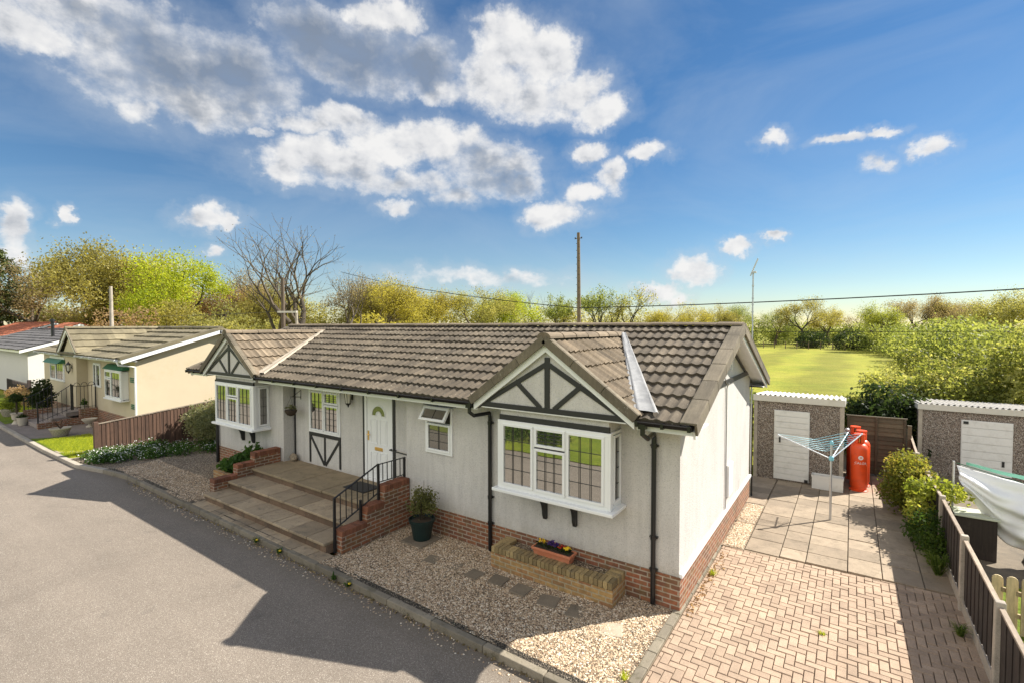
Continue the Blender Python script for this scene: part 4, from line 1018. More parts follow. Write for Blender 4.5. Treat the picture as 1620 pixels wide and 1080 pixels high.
V, F, c = bush_np(4, [(0, 0, .02, .15, .15, .09), (.12, 0, -.04, .09, .1, .09), (-.13, -.02, -.05, .08, .1, .1)], 380, .06, .3); V = V+np.array([bx_, by_, 1.96])-np.array(hb.location); mesh_np('foliage', V, F, c, M['lf_grey'], hb)
mb = MB(); mb.blob((-10.02, .17, ZP+.09), (.12, .09, .11), 10, 7, .12); tag(mb.build('stone', M['rock']), 'rough pale stone in the porch corner on the landing', 'stone')

# ------------------------------------------------------------------ planters and pots
pl = thing('brick_planter', 'long low yellow brick planter filled with gravel, under the near bay window', 'planter', (-1.9, -.3, 0))
mb = MB(); mb.box(-3.0, -.80, -.5, -.29, -.1, .26); mb.box(-1.015, -.80, -.289, -.02, -.1, .26); mb.box(-3.0, -2.79, -.289, -.02, -.1, .26); mb.build('brickwork', M['brick_y'], pl)
mb = MB(); coping_x(mb, -2.995, -.805, -.5, -.29, .365, .10); coping_y(mb, -1.015, -.80, -.285, -.02, .365, .10); coping_y(mb, -3.0, -2.79, -.285, -.02, .365, .10); mb.build('coping', M['cope_y'], pl, bevel=.006)
mb = MB(); mb.box(-2.78, -1.02, -.286, -.02, 0, .30); mb.build('gravel_fill', M['gravel2'], pl)
tr = thing('trough', 'terracotta plastic trough of pansies on the yellow brick planter', 'plant trough', (-1.92, -.24, .33))
cx, cy, cz = -1.93, -.23, .315; mb = MB()
P = lambda w, d, z: [(cx-w, cy-d, z), (cx+w, cy-d, z), (cx+w, cy+d, z), (cx-w, cy+d, z)]
mb.hexa(P(.31, .08, cz)+P(.345, .105, cz+.15)); 
for a in ((cx-.36, cx+.36, cy-.12, cy-.095), (cx-.36, cx+.36, cy+.095, cy+.12), (cx-.36, cx-.335, cy-.095, cy+.095), (cx+.335, cx+.36, cy-.095, cy+.095)): mb.box(*a, cz+.13, cz+.17)
mb.build('trough_body', M['terra'], tr, bevel=.006)
mb = MB(); mb.box(cx-.335, cx+.335, cy-.095, cy+.095, cz+.15, cz+.156); mb.build('soil', M['soil'], tr)
V, F, c = bush_np(11, [(x*.1-.25, 0, .03, .09, .08, .05) for x in range(6)], 420, .045, .2); mesh_np('foliage', V+np.array([cx, cy, cz+.16])-np.array(tr.location), F, c, M['lf_dark'], tr)
for fx, mm, rr, lab in ((-.2, 'yellow', .07, 'yellow pansy bloom'), (-.05, 'purple', .075, 'purple pansy bloom'), (.05, 'purple', .055, 'purple pansy bloom'), (.15, 'redpet', .055, 'dark red bloom'), (.26, 'yellow', .055, 'yellow pansy bloom')):
    V, F, c = bush_np(int(fx*100)+60, [(0, 0, 0, rr, rr, rr*.8)], 110, .05, .3); V = V+np.array([cx+fx, cy-.01, cz+.225])-np.array(tr.location)
    o = mesh_np('flower', V, F, c, M[mm], tr); o['label'] = lab
pb = thing('brick_planter', 'small yellow brick planter of leafy plants at the foot of the steps', 'planter', (-11.1, -.6, 0))
mb = MB(); mb.box(-11.62, -10.535, -1.10, -.99, -.1, .36); mb.box(-11.62, -11.51, -.989, -.02, -.1, .36); mb.build('brickwork', M['brick_y'], pb)
mb = MB(); mb.box(-11.509, -10.536, -.988, -.02, 0, .31); mb.build('soil', M['soil'], pb)
V, F, c = bush_np(31, [(-.3, .1, .5, .3, .32, .25), (0, .2, .62, .3, .25, .3), (-.1, -.25, .45, .28, .25, .2), (.3, .05, .48, .24, .3, .18), (-.45, -.2, .42, .2, .25, .2)], 1700, .14, .25)
pp = thing('leafy_plant', 'dark green leafy plants spilling over the small yellow brick planter', 'plant', (-11.05, -.55, .0)); mesh_np('foliage', V, F, c, M['lf_leafy'], pp)
V, F, c = bush_np(33, [(.34, -.18, .55, .06, .06, .05)], 60, .06, .2); o = mesh_np('flower', V, F, c, M['lf_amber'], pp)
# green tub with olive bush
pt = thing('potted_shrub', 'grey green bush in a dark green plastic tub on the gravel', 'potted plant', (-4.72, -.42, 0))
x, y = -4.72, -.42
mb = MB(); mb.lathe((x, y, .035), [(.165, 0), (.17, .02), (.225, .33), (.25, .335), (.255, .39), (.235, .392), (.22, .35), (.02, .34)], 24); mb.build('tub', M['potgreen'], pt, smooth=False)
mb = MB(); mb.lathe((x, y, .035), [(.225, .345), (.01, .36)], 16); mb.build('soil', M['soil'], pt)
mb = MB(); 
for k in range(7): a = k*.9; mb.tube([(x+.02*math.cos(a), y+.02*math.sin(a), .38), (x+.08*math.cos(a), y+.08*math.sin(a), .6), (x+.2*math.cos(a), y+.2*math.sin(a), .85)], [.012, .009, .004], 5)
mb.tube([(x+.05, y, .8), (x+.06, y, 1.16)], .006, 4); mb.build('stem', M['stemm'], pt)
V, F, c = bush_np(8, [(0, 0, .72, .25, .25, .24), (.1, .05, .82, .2, .2, .2), (-.12, 0, .62, .2, .2, .16), (.24, 0, .68, .16, .13, .14), (-.05, -.05, .92, .13, .13, .12)], 1500, .055, .1); mesh_np('foliage', V, F, c, M['lf_potbush'], pt)
mb = MB(); mb.box(-5.0, -4.45, -.72, -.18, -.02, .034); tag(mb.build('paving_slab', M['stone'], bevel=.01), 'square grey slab under the dark green tub', 'paving slab')
for (x, y), (a, s, m_, lab) in zip([(-3.99, -.89), (-3.53, -.85), (-3.06, -.87), (-2.63, -.8), (-2.17, -.83), (-1.66, -.86), (-1.17, -.87), (-.62, -.97)],
        [(.1, .13, 0, 'dark stepping slab farthest along the gravel, nearest the green tub'), (.0, .135, 0, 'second stepping slab along from the green tub'), (-.05, .13, 0, 'stepping slab in the gravel beside the planter corner nearest the door'), (.1, .14, 0, 'stepping slab before the planter, in line with the trough'), (.0, .14, 0, 'stepping slab before the middle of the yellow planter'), (.2, .15, 0, 'dark stepping slab before the planter end nearest the driveway'), (.1, .15, 0, 'last shaded stepping slab, just inside the shadow edge'), (.35, .15, 1, 'stepping slab in full sun by the driveway, painted paler for it')]):
    o = None; mb = MB(); ca, sa = math.cos(a), math.sin(a)
    mb.obox((x, y, -.012), (ca*s, sa*s, 0), (-sa*s, ca*s, 0), (0, 0, .032)); o = mb.build('stepping_stone', M['pale_stone'] if m_ else M['stone'], bevel=.008); tag(o, lab, 'stepping stone', 'stepping slabs in the gravel bed')  # the slab in sun is given a paler colour to look lit

# ------------------------------------------------------------------ sheds
def shed(name, lab, x0, x1, yf, yb, h, hb, door, nrib, body='aggregate'):
    s = thing(name, lab, 'shed', ((x0+x1)/2, yf, 0)); z = h-.16
    mb = MB(); mb.box(x0+.02, x1-.02, yf, yf+.06, -.03, z+.05); mb.box(x0+.02, x0+.08, yf+.061, yb, -.03, hb-.1); mb.box(x1-.08, x1-.02, yf+.061, yb, -.03, hb-.1); mb.box(x0+.08, x1-.08, yb-.06, yb, -.03, hb-.1)
    mb.build('wall', M[body], s)
    for x in (x0+.035, x1-.035):
        mb = MB(); mb.box(x-.045, x+.045, yf-.02, yf+.07, -.03, z); mb.build('corner_post', M['conc'], s, bevel=.006)
    mb = MB(); mb.box(x0-.03, x1+.03, yf-.05, yf-.01, z, h); mb.prism([(x0-.03, yf-.009, z), (x0-.03, yb+.05, hb-.16), (x0-.03, yb+.05, hb-.02), (x0-.03, yf-.009, h-.01)], (.035, 0, 0)); mb.prism([(x1-.005, yf-.009, z), (x1-.005, yb+.05, hb-.16), (x1-.005, yb+.05, hb-.02), (x1-.005, yf-.009, h-.01)], (.035, 0, 0))
    mb.build('fascia', M['concwhite'], s, bevel=.006)
    mb = MB(); n = nrib*8; vs = []
    for i in range(n+1):
        x = x0-.0+(x1-x0)*i/n; w = .022*math.sin(2*math.pi*i/8)
        vs += [(x, yf-.03, h+.012+w), (x, yb+.1, hb+.012+w)]
    mb.idx(vs, [(2*i, 2*i+2, 2*i+3, 2*i+1) for i in range(n)], .5); vs2 = [(a, b, c-.012) for a, b, c in vs]; mb.idx(vs2, [(2*i, 2*i+1, 2*i+3, 2*i+2) for i in range(n)], .5)
    mb.build('roof', M['asbestos'], s, smooth=True)
    d0, d1, dz0, dz1, nb = door
    mb = MB(); mb.box(d0, d1, yf-.03, yf-.001, dz0, dz1); 
    for k in range(nb): a = dz0+(dz1-dz0)*k/nb; mb.box(d0+.012, d1-.012, yf-.048, yf-.03, a+.012, dz0+(dz1-dz0)*(k+1)/nb-.006)
    dr = mb.build('door', M['upvc2'], s, bevel=.005)
    return s, dr
s1, dr = shed('concrete_shed', 'pebble faced concrete shed with full height white door behind the rotary airer', -.17, 1.84, 7.60, 9.75, 2.24, 2.06, (.31, 1.12, .04, 1.87, 12), 17)
mb = MB(); mb.box(.43, .47, 7.535, 7.56, 1.02, 1.16); mb.build('handle', M['iron'], dr); mb = MB(); mb.box(1.02, 1.10, 7.53, 7.56, .05, .12); mb.build('vent', M['iron'], dr)
s2, dr = shed('concrete_shed', 'wide concrete shed with short white door behind the drying sheet', 3.54, 6.6, 10.62, 12.9, 1.93, 1.78, (4.42, 5.42, .15, 1.57, 7), 26)
mb = MB(); mb.box(5.22, 5.27, 10.555, 10.58, .42, .56); mb.build('handle', M['iron'], dr); mb = MB(); mb.box(4.46, 4.56, 10.55, 10.58, 1.47, 1.54); mb.build('latch', M['iron'], dr)
mb = MB(); mb.box(-.36, -.24, 7.75, 7.83, -.03, 1.95); tag(mb.build('wooden_post', M['fence_b'], bevel=.005), 'reddish brown wooden post between the bungalow and the concrete shed', 'post')

# ------------------------------------------------------------------ gas cylinders
def cylinder(loc, lab, rz=0):
    t = thing('gas_cylinder', lab, 'gas cylinder', loc, rz, 'red gas cylinders'); r = .188; o = Vector(loc)
    B = lambda p: [(a, b) for a, b in p]
    mb = MB(); prof = [(.12, .06), (r*.8, .07), (r, .13), (r, 1.05)]+[(r*math.cos(k/6*1.45), 1.05+.17*math.sin(k/6*1.45)) for k in range(1, 7)]
    mb.lathe(o, prof, 28); mb.build('body', M['gas'], t, smooth=True)
    mb = MB(); mb.lathe(o, [(.165, 0), (.2, .0), (.2, .035), (.165, .05), (.17, .10), (.15, .10)], 24); mb.build('foot_ring', M['gas'], t)
    mb = MB()
    for k in range(20):
        if k in (4, 5, 14, 15): continue
        a0, a1 = k*math.pi/10, (k+1)*math.pi/10; p = []
        for z in (1.20, 1.40):
            for rr, a in ((.098, a0), (.112, a0), (.112, a1), (.098, a1)): p.append((o.x+rr*math.cos(a), o.y+rr*math.sin(a), o.z+z))
        mb.hexa([p[0], p[1], p[2], p[3], p[4], p[5], p[6], p[7]], .5)
    mb.lathe(o, [(.092, 1.395), (.118, 1.395), (.118, 1.425), (.092, 1.425)], 20); mb.build('collar', M['gas'], t)
    mb = MB(); mb.lathe(o, [(.03, 1.2), (.03, 1.29), (.018, 1.30), (.018, 1.34)], 10); mb.tube([(o.x, o.y, o.z+1.27), (o.x+.08, o.y-.02, o.z+1.27)], .014, 6); mb.build('valve', M['gold'], t)
    # lettering wrapped round the shell
    def wrap(body, size, z, ext=.0):
        cu = bpy.data.curves.new('lettering', 'FONT'); cu.body = body; cu.size = size; cu.align_x = 'CENTER'
        to = bpy.data.objects.new('tmp', cu); COL.objects.link(to); bpy.context.view_layer.update()
        me = bpy.data.meshes.new_from_object(to.evaluated_get(bpy.context.evaluated_depsgraph_get())); bpy.data.objects.remove(to); bpy.data.curves.remove(cu)
        return [(v.co.x, v.co.y+z) for v in me.vertices], [tuple(p.vertices) for p in me.polygons]
    mb = MB(); fc = math.atan2(-7.03-o.y, 1.98-o.x)+.18
    def put(pts, fs):
        vs = []
        for u, v in pts: a = fc+u/r; vs.append((o.x+(r+.0035)*math.cos(a), o.y+(r+.0035)*math.sin(a), o.z+v))
        mb.idx(vs, fs, .5)
    put(*wrap('CALOR', .078, .70)); 
    put([(-.135, .672), (.135, .672), (.135, .684), (-.135, .684)], [(0, 1, 2, 3)])
    n = 16; ring = [(.052*math.cos(2*math.pi*k/n), .86+.052*math.sin(2*math.pi*k/n)) for k in range(n)]+[(.026*math.cos(2*math.pi*k/n), .86+.026*math.sin(2*math.pi*k/n)) for k in range(n)]
    put(ring, [(k, (k+1) % n, (k+1) % n+n, k+n) for k in range(n)]); put([(.012*math.cos(2*math.pi*k/8), .86+.012*math.sin(2*math.pi*k/8)) for k in range(8)], [tuple(range(8))])
    mb.build('lettering', M['white_paint'], t)
cylinder((2.17, 7.82, -.01), 'red gas cylinder standing in front of the others beside the shed')
cylinder((2.215, 8.32, -.01), 'red gas cylinder half hidden directly behind the front one')
cylinder((2.09, 8.86, -.01), 'red gas cylinder at the back by the lap fence with only its collar showing')
rg = thing('gas_regulator', 'grey gas regulator and hose on the shed side above the red cylinders', 'regulator', (1.92, 8.5, 1.3))
mb = MB(); mb.blob((1.91, 8.5, 1.36), (.06, .05, .05), 10, 7, .02); mb.box(1.85, 1.97, 8.52, 8.56, 1.25, 1.32); mb.build('regulator_body', M['steel'], rg)
mb = MB(); mb.tube([(1.93, 8.5, 1.33), (2.02, 8.55, 1.2), (2.1, 8.45, 1.22), (2.24, 8.3, 1.27)], .012, 6); mb.build('hose', M['iron'], rg)
tb = thing('water_tub', 'white rectangular trough standing on the slabs beside the shed door', 'trough', (1.55, 7.45, 0))
mb = MB(); A, B_ = (1.20, 1.86), (7.32, 7.56); w = .025
mb.box(A[0], A[1], B_[0], B_[0]+w, .0, .34); mb.box(A[0], A[1], B_[1]-w, B_[1], .0, .34); mb.box(A[0], A[0]+w, B_[0]+w, B_[1]-w, 0, .34); mb.box(A[1]-w, A[1], B_[0]+w, B_[1]-w, 0, .34); mb.box(A[0]+w, A[1]-w, B_[0]+w, B_[1]-w, .0, .05); mb.build('shell', M['tub'], tb, bevel=.01)
mb = MB(); 
for a in ((A[0]-.012, A[1]+.012, B_[0]-.012, B_[0]), (A[0]-.012, A[1]+.012, B_[1], B_[1]+.012), (A[0]-.012, A[0], B_[0], B_[1]), (A[1], A[1]+.012, B_[0], B_[1])): mb.box(*a, .30, .343)
mb.build('rim', M['tub'], tb)

# ------------------------------------------------------------------ rotary airer
ra = thing('rotary_airer', 'half folded rotary clothes airer with cyan lines on the slabs', 'clothes airer', (1.66, 5.15, 0))
px, py = 1.66, 5.15
mb = MB(); mb.tube([(px, py, -.02), (px, py, .9)], .024, 10); mb.tube([(px, py, .9), (px, py, 1.64)], .02, 10); mb.build('post', M['steel'], ra)
mb = MB(); mb.lathe((px, py, 1.26), [(.03, 0), (.045, .02), (.045, .08), (.03, .1)], 12); mb.lathe((px, py, 1.6), [(.025, 0), (.038, .02), (.03, .07), (.01, .09)], 12); mb.build('hub', M['cyan'], ra)
tips = []
for az, ln, rise in ((R(172), 1.02, .36), (R(57), .98, .45), (R(74), 1.0, .42)):
    e = Vector((px+ln*math.cos(az), py+ln*math.sin(az), 1.30+rise)); tips.append(e); mb = MB(); a = Vector((px, py, 1.30))
    mb.tube([a, e], .012, 8); mb.tube([e-(e-a)*.03, e], .017, 8)
    for k in range(2, 9): p = a+(e-a)*k/9; mb.tube([p, p+Vector((0, 0, .03))], .006, 4)
    mb.build('arm', M['alu'], ra)
mb = MB()
for i, j in ((0, 1), (1, 2), (0, 2)):
    for k in range(4, 10):
        a, b = Vector((px, py, 1.32))+(tips[i]-Vector((px, py, 1.30)))*k/9.2, Vector((px, py, 1.32))+(tips[j]-Vector((px, py, 1.30)))*k/9.2
        m_ = (a+b)/2-Vector((0, 0, .05+.01*k)); mb.tube([a, (a*3+m_*2)/5, m_, (b*3+m_*2)/5, b], .0035, 3)
mb.build('line', M['cyan'], ra)

# ------------------------------------------------------------------ fences on the drive side
fr_ = thing('lap_fence', 'weathered brown overlap fence panel behind the red gas cylinders', 'fence', (2.55, 9.4, 0))
mb = MB(); n = 13
for k in range(n): z = .05+k*.118; mb.hexa([(1.9, 9.40, z), (3.2, 9.52, z), (3.2, 9.54, z), (1.9, 9.42, z), (1.9, 9.425, z+.135), (3.2, 9.545, z+.135), (3.2, 9.56, z+.135), (1.9, 9.44, z+.135)])
mb.build('panel', M['fence_g'], fr_)
mb = MB()
for x in (1.93, 2.56, 3.17): yy = 9.39+.092*(x-1.9); mb.box(x-.025, x+.025, yy-.02, yy, .03, 1.6)
mb.build('batten', M['fence_g'], fr_); mb = MB(); mb.beam((1.88, 9.43, 1.61), (3.22, 9.555, 1.61), .07, .03, (0, 0, 1)); mb.build('capping', M['fence_g'], fr_); mb = MB(); mb.box(3.22, 3.31, 9.5, 9.59, -.03, 1.45); mb.build('post', M['fence_g'], fr_)
fc = thing('boundary_fence', 'low dark board fence with concrete posts along the driveway', 'fence', (3.36, 2, 0))
ys = [-1.45, .36, 2.36, 4.36, 6.3, 8.2, 10.2]; hs = [1.0, 1.02, 1.04, 1.04, 1.0, .98, 1.2]
fx = lambda y: 3.365-.006*y
for i, (y, h) in enumerate(zip(ys, hs)):
    mb = MB(); x = fx(y); mb.hexa([(x-.05, y-.05, -.05), (x+.05, y-.05, -.05), (x+.05, y+.05, -.05), (x-.05, y+.05, -.05), (x-.045, y-.045, h+.05), (x+.045, y-.045, h+.05), (x+.045, y+.045, h+.05), (x-.045, y+.045, h+.05)]); mb.build('post', M['conc'], fc, bevel=.012)
for i in range(len(ys)-1):
    y0, y1 = ys[i]+.055, ys[i+1]-.055; h0, h1 = hs[i], hs[i+1]; mb = MB(); n = int((y1-y0)/.115)
    for k in range(n):
        a, b = y0+(y1-y0)*k/n, y0+(y1-y0)*(k+1)/n+.012; x = fx(a)+(.009 if k % 2 else 0); h = h0+(h1-h0)*k/n+rng.uniform(-.006, .006); mb.box(x-.008, x+.004, a, b, .17, h-.03)
    for z in (.32, .78): mb.beam((fx(y0)+.035, y0, z), (fx(y1)+.035, y1, z), .05, .04, (1, 0, 0))
    mb.build('panel', M['fence_d'], fc)
    mb = MB(); mb.beam((fx(y0)+.004, y0, h0-.015), (fx(y1)+.004, y1, h1-.015), .05, .03, (0, 0, 1)); mb.build('capping', M['fence_t'], fc, bevel=.004)
    mb = MB(); mb.beam((fx(y0), y0, .06), (fx(y1), y1, .06), .20, .035, (1, 0, 0)); mb.build('gravel_board', M['conc'], fc)
# neighbour's yard
sh = thing('drying_sheet', 'large white sheet sagging on a clothes line over the neighbour yard', 'bed sheet', (4.2, 5, 1.3))
nu, nv = 56, 40; vs = []; fs = []
for i in range(nu+1):
    u = i/nu; top = Vector((3.60+2.3*u, 5.0-.55*u+.0, 1.52-.12*math.sin(u*math.pi)-.06*u))
    q_ = min(1, u/.27); drop = .40+.72*q_*q_*(3-2*q_)+.03*math.sin(u*19)
    for j in range(nv+1):
        v = j/nv; sag = math.sin(v*math.pi)
        f = .05*math.sin(u*21+v*5)*v*(1-.4*v)+.06*math.sin(v*15-u*6+1.2*math.sin(u*5))*sag*(.4+u)+.018*math.sin(v*34+u*9)*sag+.016*math.sin(u*43+1.3*v*4)*(.2+v)
        p = top+Vector((.06*v*(1-u)+.03*math.sin(v*9+u*4)*v, -.38*sag*(.35+.65*u)-.10*v+f*1.7, -drop*v)); vs.append(p)
for i in range(nu):
    for j in range(nv): a = i*(nv+1)+j; fs.append((a, a+nv+1, a+nv+2, a+1))
mb = MB(); mb.idx(vs, fs, .5); o = mb.build('cloth', M['sheet'], sh, smooth=True); sm = o.modifiers.new('s', 'SOLIDIFY'); sm.thickness = .004
ms = thing('mint_towel', 'mint green cloth pegged along the line behind the white sheet', 'towel', (4.6, 5.1, 1.45))
vs = []; fs = []
for i in range(25):
    for j in range(9): u, v = i/24, j/8; vs.append((3.75+2.2*u, 5.14-.38*u+.02*math.sin(u*25), 1.57-.10*math.sin(u*math.pi)-.05*u-(.05+.05*u)*v))
for i in range(24):
    for j in range(8): a = i*9+j; fs.append((a, a+9, a+10, a+1))
mb = MB(); mb.idx(vs, fs, .5); o = mb.build('cloth', M['mint'], ms, smooth=True); o.modifiers.new('s', 'SOLIDIFY').thickness = .006
cl = thing('clothes_line', 'thin dark green clothes line stretched across the neighbour yard', 'clothes line', (4, 5, 1.5)); mb = MB(); mb.tube([(3.61, 5.12, 1.54), (4.4, 4.55, 1.44), (6.0, 3.5, 1.5)], .007, 5); mb.build('line', M['green'], cl)
mb = MB(); mb.tube([(6.1, 3.45, -.02), (6.1, 3.45, 1.8)], .03, 8); mb.build('post', M['steel'], cl); mb = MB(); mb.tube([(3.58, 5.16, -.02), (3.58, 5.16, 1.56)], .018, 8); mb.build('post', M['steel'], cl)
bn = thing('storage_box', 'dark timber storage box with pale lid under the white sheet', 'storage box', (4.05, 4.85, 0))
mb = MB(); mb.box(3.56, 4.10, 4.62, 5.05, -.02, .70); mb.build('box_body', M['fence_d'], bn, bevel=.006); mb = MB(); mb.box(3.53, 4.13, 4.59, 5.08, .702, .74); mb.build('lid', M['sage'], bn, bevel=.008)
bl = thing('black_sack', 'black plastic sack on the ground under the white sheet', 'sack', (4.75, 4.5, 0)); mb = MB(); mb.blob((4.75, 4.5, .16), (.36, .26, .2), 14, 9, .1); mb.build('sack_body', M['gutter'], bl, smooth=True)
pk = thing('picket_fence', 'cream painted picket fence with rounded tops in the neighbour yard', 'fence', (3.7, 1.8, 0))
for k in range(9):
    y = 2.12-k*.05; x = 3.66+.135*k; h = .70+.03*(k % 3); w = .058
    mb = MB(); P = [(x-w, y, -.02), (x+w, y-.0, -.02), (x+w, y, h-.05)]+[(x+w*math.cos(a/6*math.pi), y, h-.05+.055*math.sin(a/6*math.pi)) for a in range(1, 6)]+[(x-w, y, h-.05)]; mb.prism(P, (0, .022, 0)) ; mb.build('picket', M['picket'], pk, bevel=.004)
mb = MB(); mb.beam((3.6, 2.17, .22), (4.85, 1.71, .22), .06, .03, (.35, .9, 0)); mb.beam((3.6, 2.17, .52), (4.85, 1.71, .52), .06, .03, (.35, .9, 0)); mb.build('rail', M['picket'], pk)
# ------------------------------------------------------------------ brown fence beside the cream house
bf = thing('board_fence', 'reddish brown board fence stepping back between the two bungalows', 'fence', (-17.75, 0, 0))
ys = [-1.88, 2.75, 5.4]; zt_ = lambda y: 1.0+(.42*(min(y, 2.75)+1.88)/4.6)
for y in ys:
    mb = MB(); mb.box(-17.80, -17.68, y-.06, y+.06, -.05, zt_(y)+.06); mb.build('post', M['fence_b'], bf, bevel=.008)
for y0, y1 in zip(ys, ys[1:]):
    mb = MB(); n = int((y1-y0-.12)/.105)
    for k in range(n):
        a = y0+.06+(y1-y0-.12)*k/n; b = a+(y1-y0-.12)/n-.012; z = zt_((a+b)/2)+rng.uniform(-.008, .008); mb.box(-17.755+(.0), -17.735, a, b, 0, z-.03)
        mb.box(-17.736, -17.722, b-.005, b+.02, 0, z-.035)
    mb.build('panel', M['fence_b'], bf); mb = MB(); mb.beam((-17.74, y0+.06, zt_(y0)-.012), (-17.74, y1-.06, zt_(y1)-.012), .06, .03, (0, 0, 1)); mb.build('capping', M['fence_t'], bf)
rf_ = thing('board_fence', 'short brown fence closing the gap behind the variegated shrub', 'fence', (-15.8, 5.4, 0))
mb = MB()
for k in range(34): x = -17.66+k*.112; mb.box(x, x+.1, 5.39, 5.41, 0, 1.42+rng.uniform(-.01, .01))
mb.build('panel', M['fence_b'], rf_)

# ------------------------------------------------------------------ cream bungalow
ch = thing('cream_bungalow', 'cream bungalow with green trim and olive tiles beyond the brown fence', 'bungalow', (-24, 2, 0))
cx0, cx1, cy1 = -31.4, -20.25, 5.9; zc0, zc1 = .55, 2.78; ZEC = 2.88
mb = MB(); mb.box(-25.8, cx1, 0, .1, zc0, zc1); mb.box(-30.9, -25.8, -.38, -.28, zc0, zc1); mb.box(-25.9, -25.8, -.279, 0, zc0, zc1); mb.box(-30.9, -30.8, -.279, cy1-.1, zc0, zc1); mb.box(-30.9, cx1-.1, cy1-.1, cy1, zc0, zc1)
zrc = 3.90; pr = [(cx1, .101, zc0), (cx1, cy1, zc0), (cx1, cy1, zc1), (cx1, cy1/2, zrc-.06), (cx1, .101, zc1)]; mb.prism(pr, (-.1, 0, 0))
mb.prism([(-27.4, -.46, 2.80), (-25.1, -.46, 2.80), (-26.25, -.46, 3.78)], (0, .1, 0))
mb.build('wall', M['cream'], ch)
mb = MB(); mb.box(-25.82, cx1+.012, -.012, .1, -.1, zc0); mb.box(cx1-.08, cx1+.012, .101, cy1, -.1, zc0); mb.box(-30.9, -25.79, -.40, -.28, -.1, zc0); mb.box(-25.9, -25.788, -.279, -.013, -.1, zc0); mb.build('brick_skirt', M['brick'], ch)
yE = -.55; Sl = math.hypot(cy1/2-yE, zrc+.06-ZEC); S1 = Vector((0, cy1/2-yE, zrc+.06-ZEC))/Sl; S2 = Vector((0, -S1.y, S1.z))
mb = MB(); tile_slope(mb, (cx0, yE, ZEC), (1, 0, 0), cx1+.30-cx0-.25, S1, Sl, 6, pitch=.4, amp=.012, sub=3, lip=.06); tile_slope(mb, (cx0, cy1-yE, ZEC), (1, 0, 0), cx1+.30-cx0-.25, S2, Sl, 6, pitch=.4, amp=.012, sub=3, lip=.06)
cr_ = mb.build('roof', M['tilec'], ch)
mb = MB()
xe = cx1+.30
for Y0, S in ((yE, S1), (cy1-yE, S2)):
    n = Vector((0, -S.z, S.y)) if S.y > 0 else Vector((0, S.z, -S.y)); a = Vector((0, Y0, ZEC)); b = a+S*Sl
    mb.prism([(xe-.27, q.y, q.z) for q in (a+n*.07, b+n*.07, b-n*.03, a-n*.03)], (.27, 0, 0))
ridge(mb, (cx0, cy1/2, zrc+.12), (xe, cy1/2, zrc+.12), .12); mb.build('verge', M['tilec'], cr_)
mb = MB()
for Y0, S in ((yE, S1), (cy1-yE, S2)):
    n = Vector((0, -S.z, S.y)) if S.y > 0 else Vector((0, S.z, -S.y)); a = Vector((0, Y0, ZEC)); b = a+S*Sl
    mb.prism([(xe-.06, q.y, q.z) for q in (a-n*.031, b-n*.031, b-n*.18, a-n*.18)], (.04, 0, 0))
mb.box(-24.9, xe-.07, yE+.03, yE+.06, 2.75, 2.87); mb.box(cx0, -27.6, yE+.03, yE+.06, 2.75, 2.87); build_each(mb, 'bargeboard', M['upvc'], ch)
mb = MB(); mb.prism([(cx1+.005, yE+.07, 2.80), (cx1+.005, cy1/2, zrc-.0), (cx1+.005, cy1/2, zrc-.03), (cx1+.005, yE+.07, 2.77)], (xe-.07-cx1, 0, 0)); mb.box(cx0, xe-.08, yE+.061, 0, 2.765, 2.78); mb.build('soffit', M['upvc2'], ch)
for x0, x1, yy in ((-24.9, xe-.2, yE-.06), (cx0, -27.6, yE-.06)): gutter(x0, x1, yy, 2.86).build('gutter', M['upvc'], ch)
mb = MB(); mb.tube([(cx1+.1, yE-.06, 2.82), (cx1+.1, yE, 2.66), (cx1+.06, -.03, 2.56), (cx1+.05, -.03, 0)], .036, 8); mb.build('downpipe', M['upvc'], ch)
# projecting part: its own slope and small gable
mb = MB()
gx, hw_, g0, g1 = -26.25, 1.36, 2.96, 3.98; l_ = math.hypot(hw_, g1-g0)
for s in (-1, 1): tile_slope(mb, (gx+s*hw_, -.62, g0), (0, 1, 0), 3.6, Vector((-s*hw_, 0, g1-g0))/l_, l_, 4, pitch=.4, amp=.012, sub=3, lip=.05)
ridge(mb, (gx, -.62, g1+.04), (gx, 2.9, g1+.04), .11); mb.build('porch_roof', M['tilec'], ch)
mb = MB()
for s in (-1, 1): mb.prism([(gx+s*hw_, -.60, g0), (gx, -.60, g1), (gx, -.60, g1-.17), (gx+s*hw_, -.60, g0-.15)], (0, .05, 0))
build_each(mb, 'bargeboard', M['upvc'], ch); mb = MB()
for s in (-1, 1): mb.prism([(gx+s*(hw_+.03), -.63, g0+.07), (gx, -.63, g1+.07), (gx, -.63, g1), (gx+s*hw_, -.63, g0)], (0, .06, 0))
mb.build('verge', M['verge'], ch)
mb = MB(); mb.box(-27.3, -25.2, -.49, -.461, 2.82, 2.96)
def canopy(x0, x1, y): mb.prism([(x0-.1, y, 2.40), (x0-.1, y-.30, 2.40), (x0-.1, y-.12, 2.58), (x0-.1, y, 2.58)], (x1-x0+.2, 0, 0))
canopy(-22.75, -20.95, 0); canopy(-29.7, -27.5, -.38)
for z in (1.97, 2.04, 2.11): mb.box(-20.75, -20.4, -.03, 0, z-.02, z+.025)
for z in (.95, 1.02, 1.09): mb.box(-20.7, -20.4, -.03, 0, z-.02, z+.025)
build_each(mb, 'green_trim', M['green'], ch, bevel=.01)
kw = dict(lead=(3, 4, False), glass=M['glass'])
fr2 = window(ch, (-22.75, -.22, 1.25), (1, 0, 0), (0, -1, 0), [(.05, .72, .05, .78), (.05, .72, .80, 1.08), (.74, 1.75, .05, 1.08)], 1.80, 1.13, dict(frame=M['upvc']), 'bay_window', **kw)
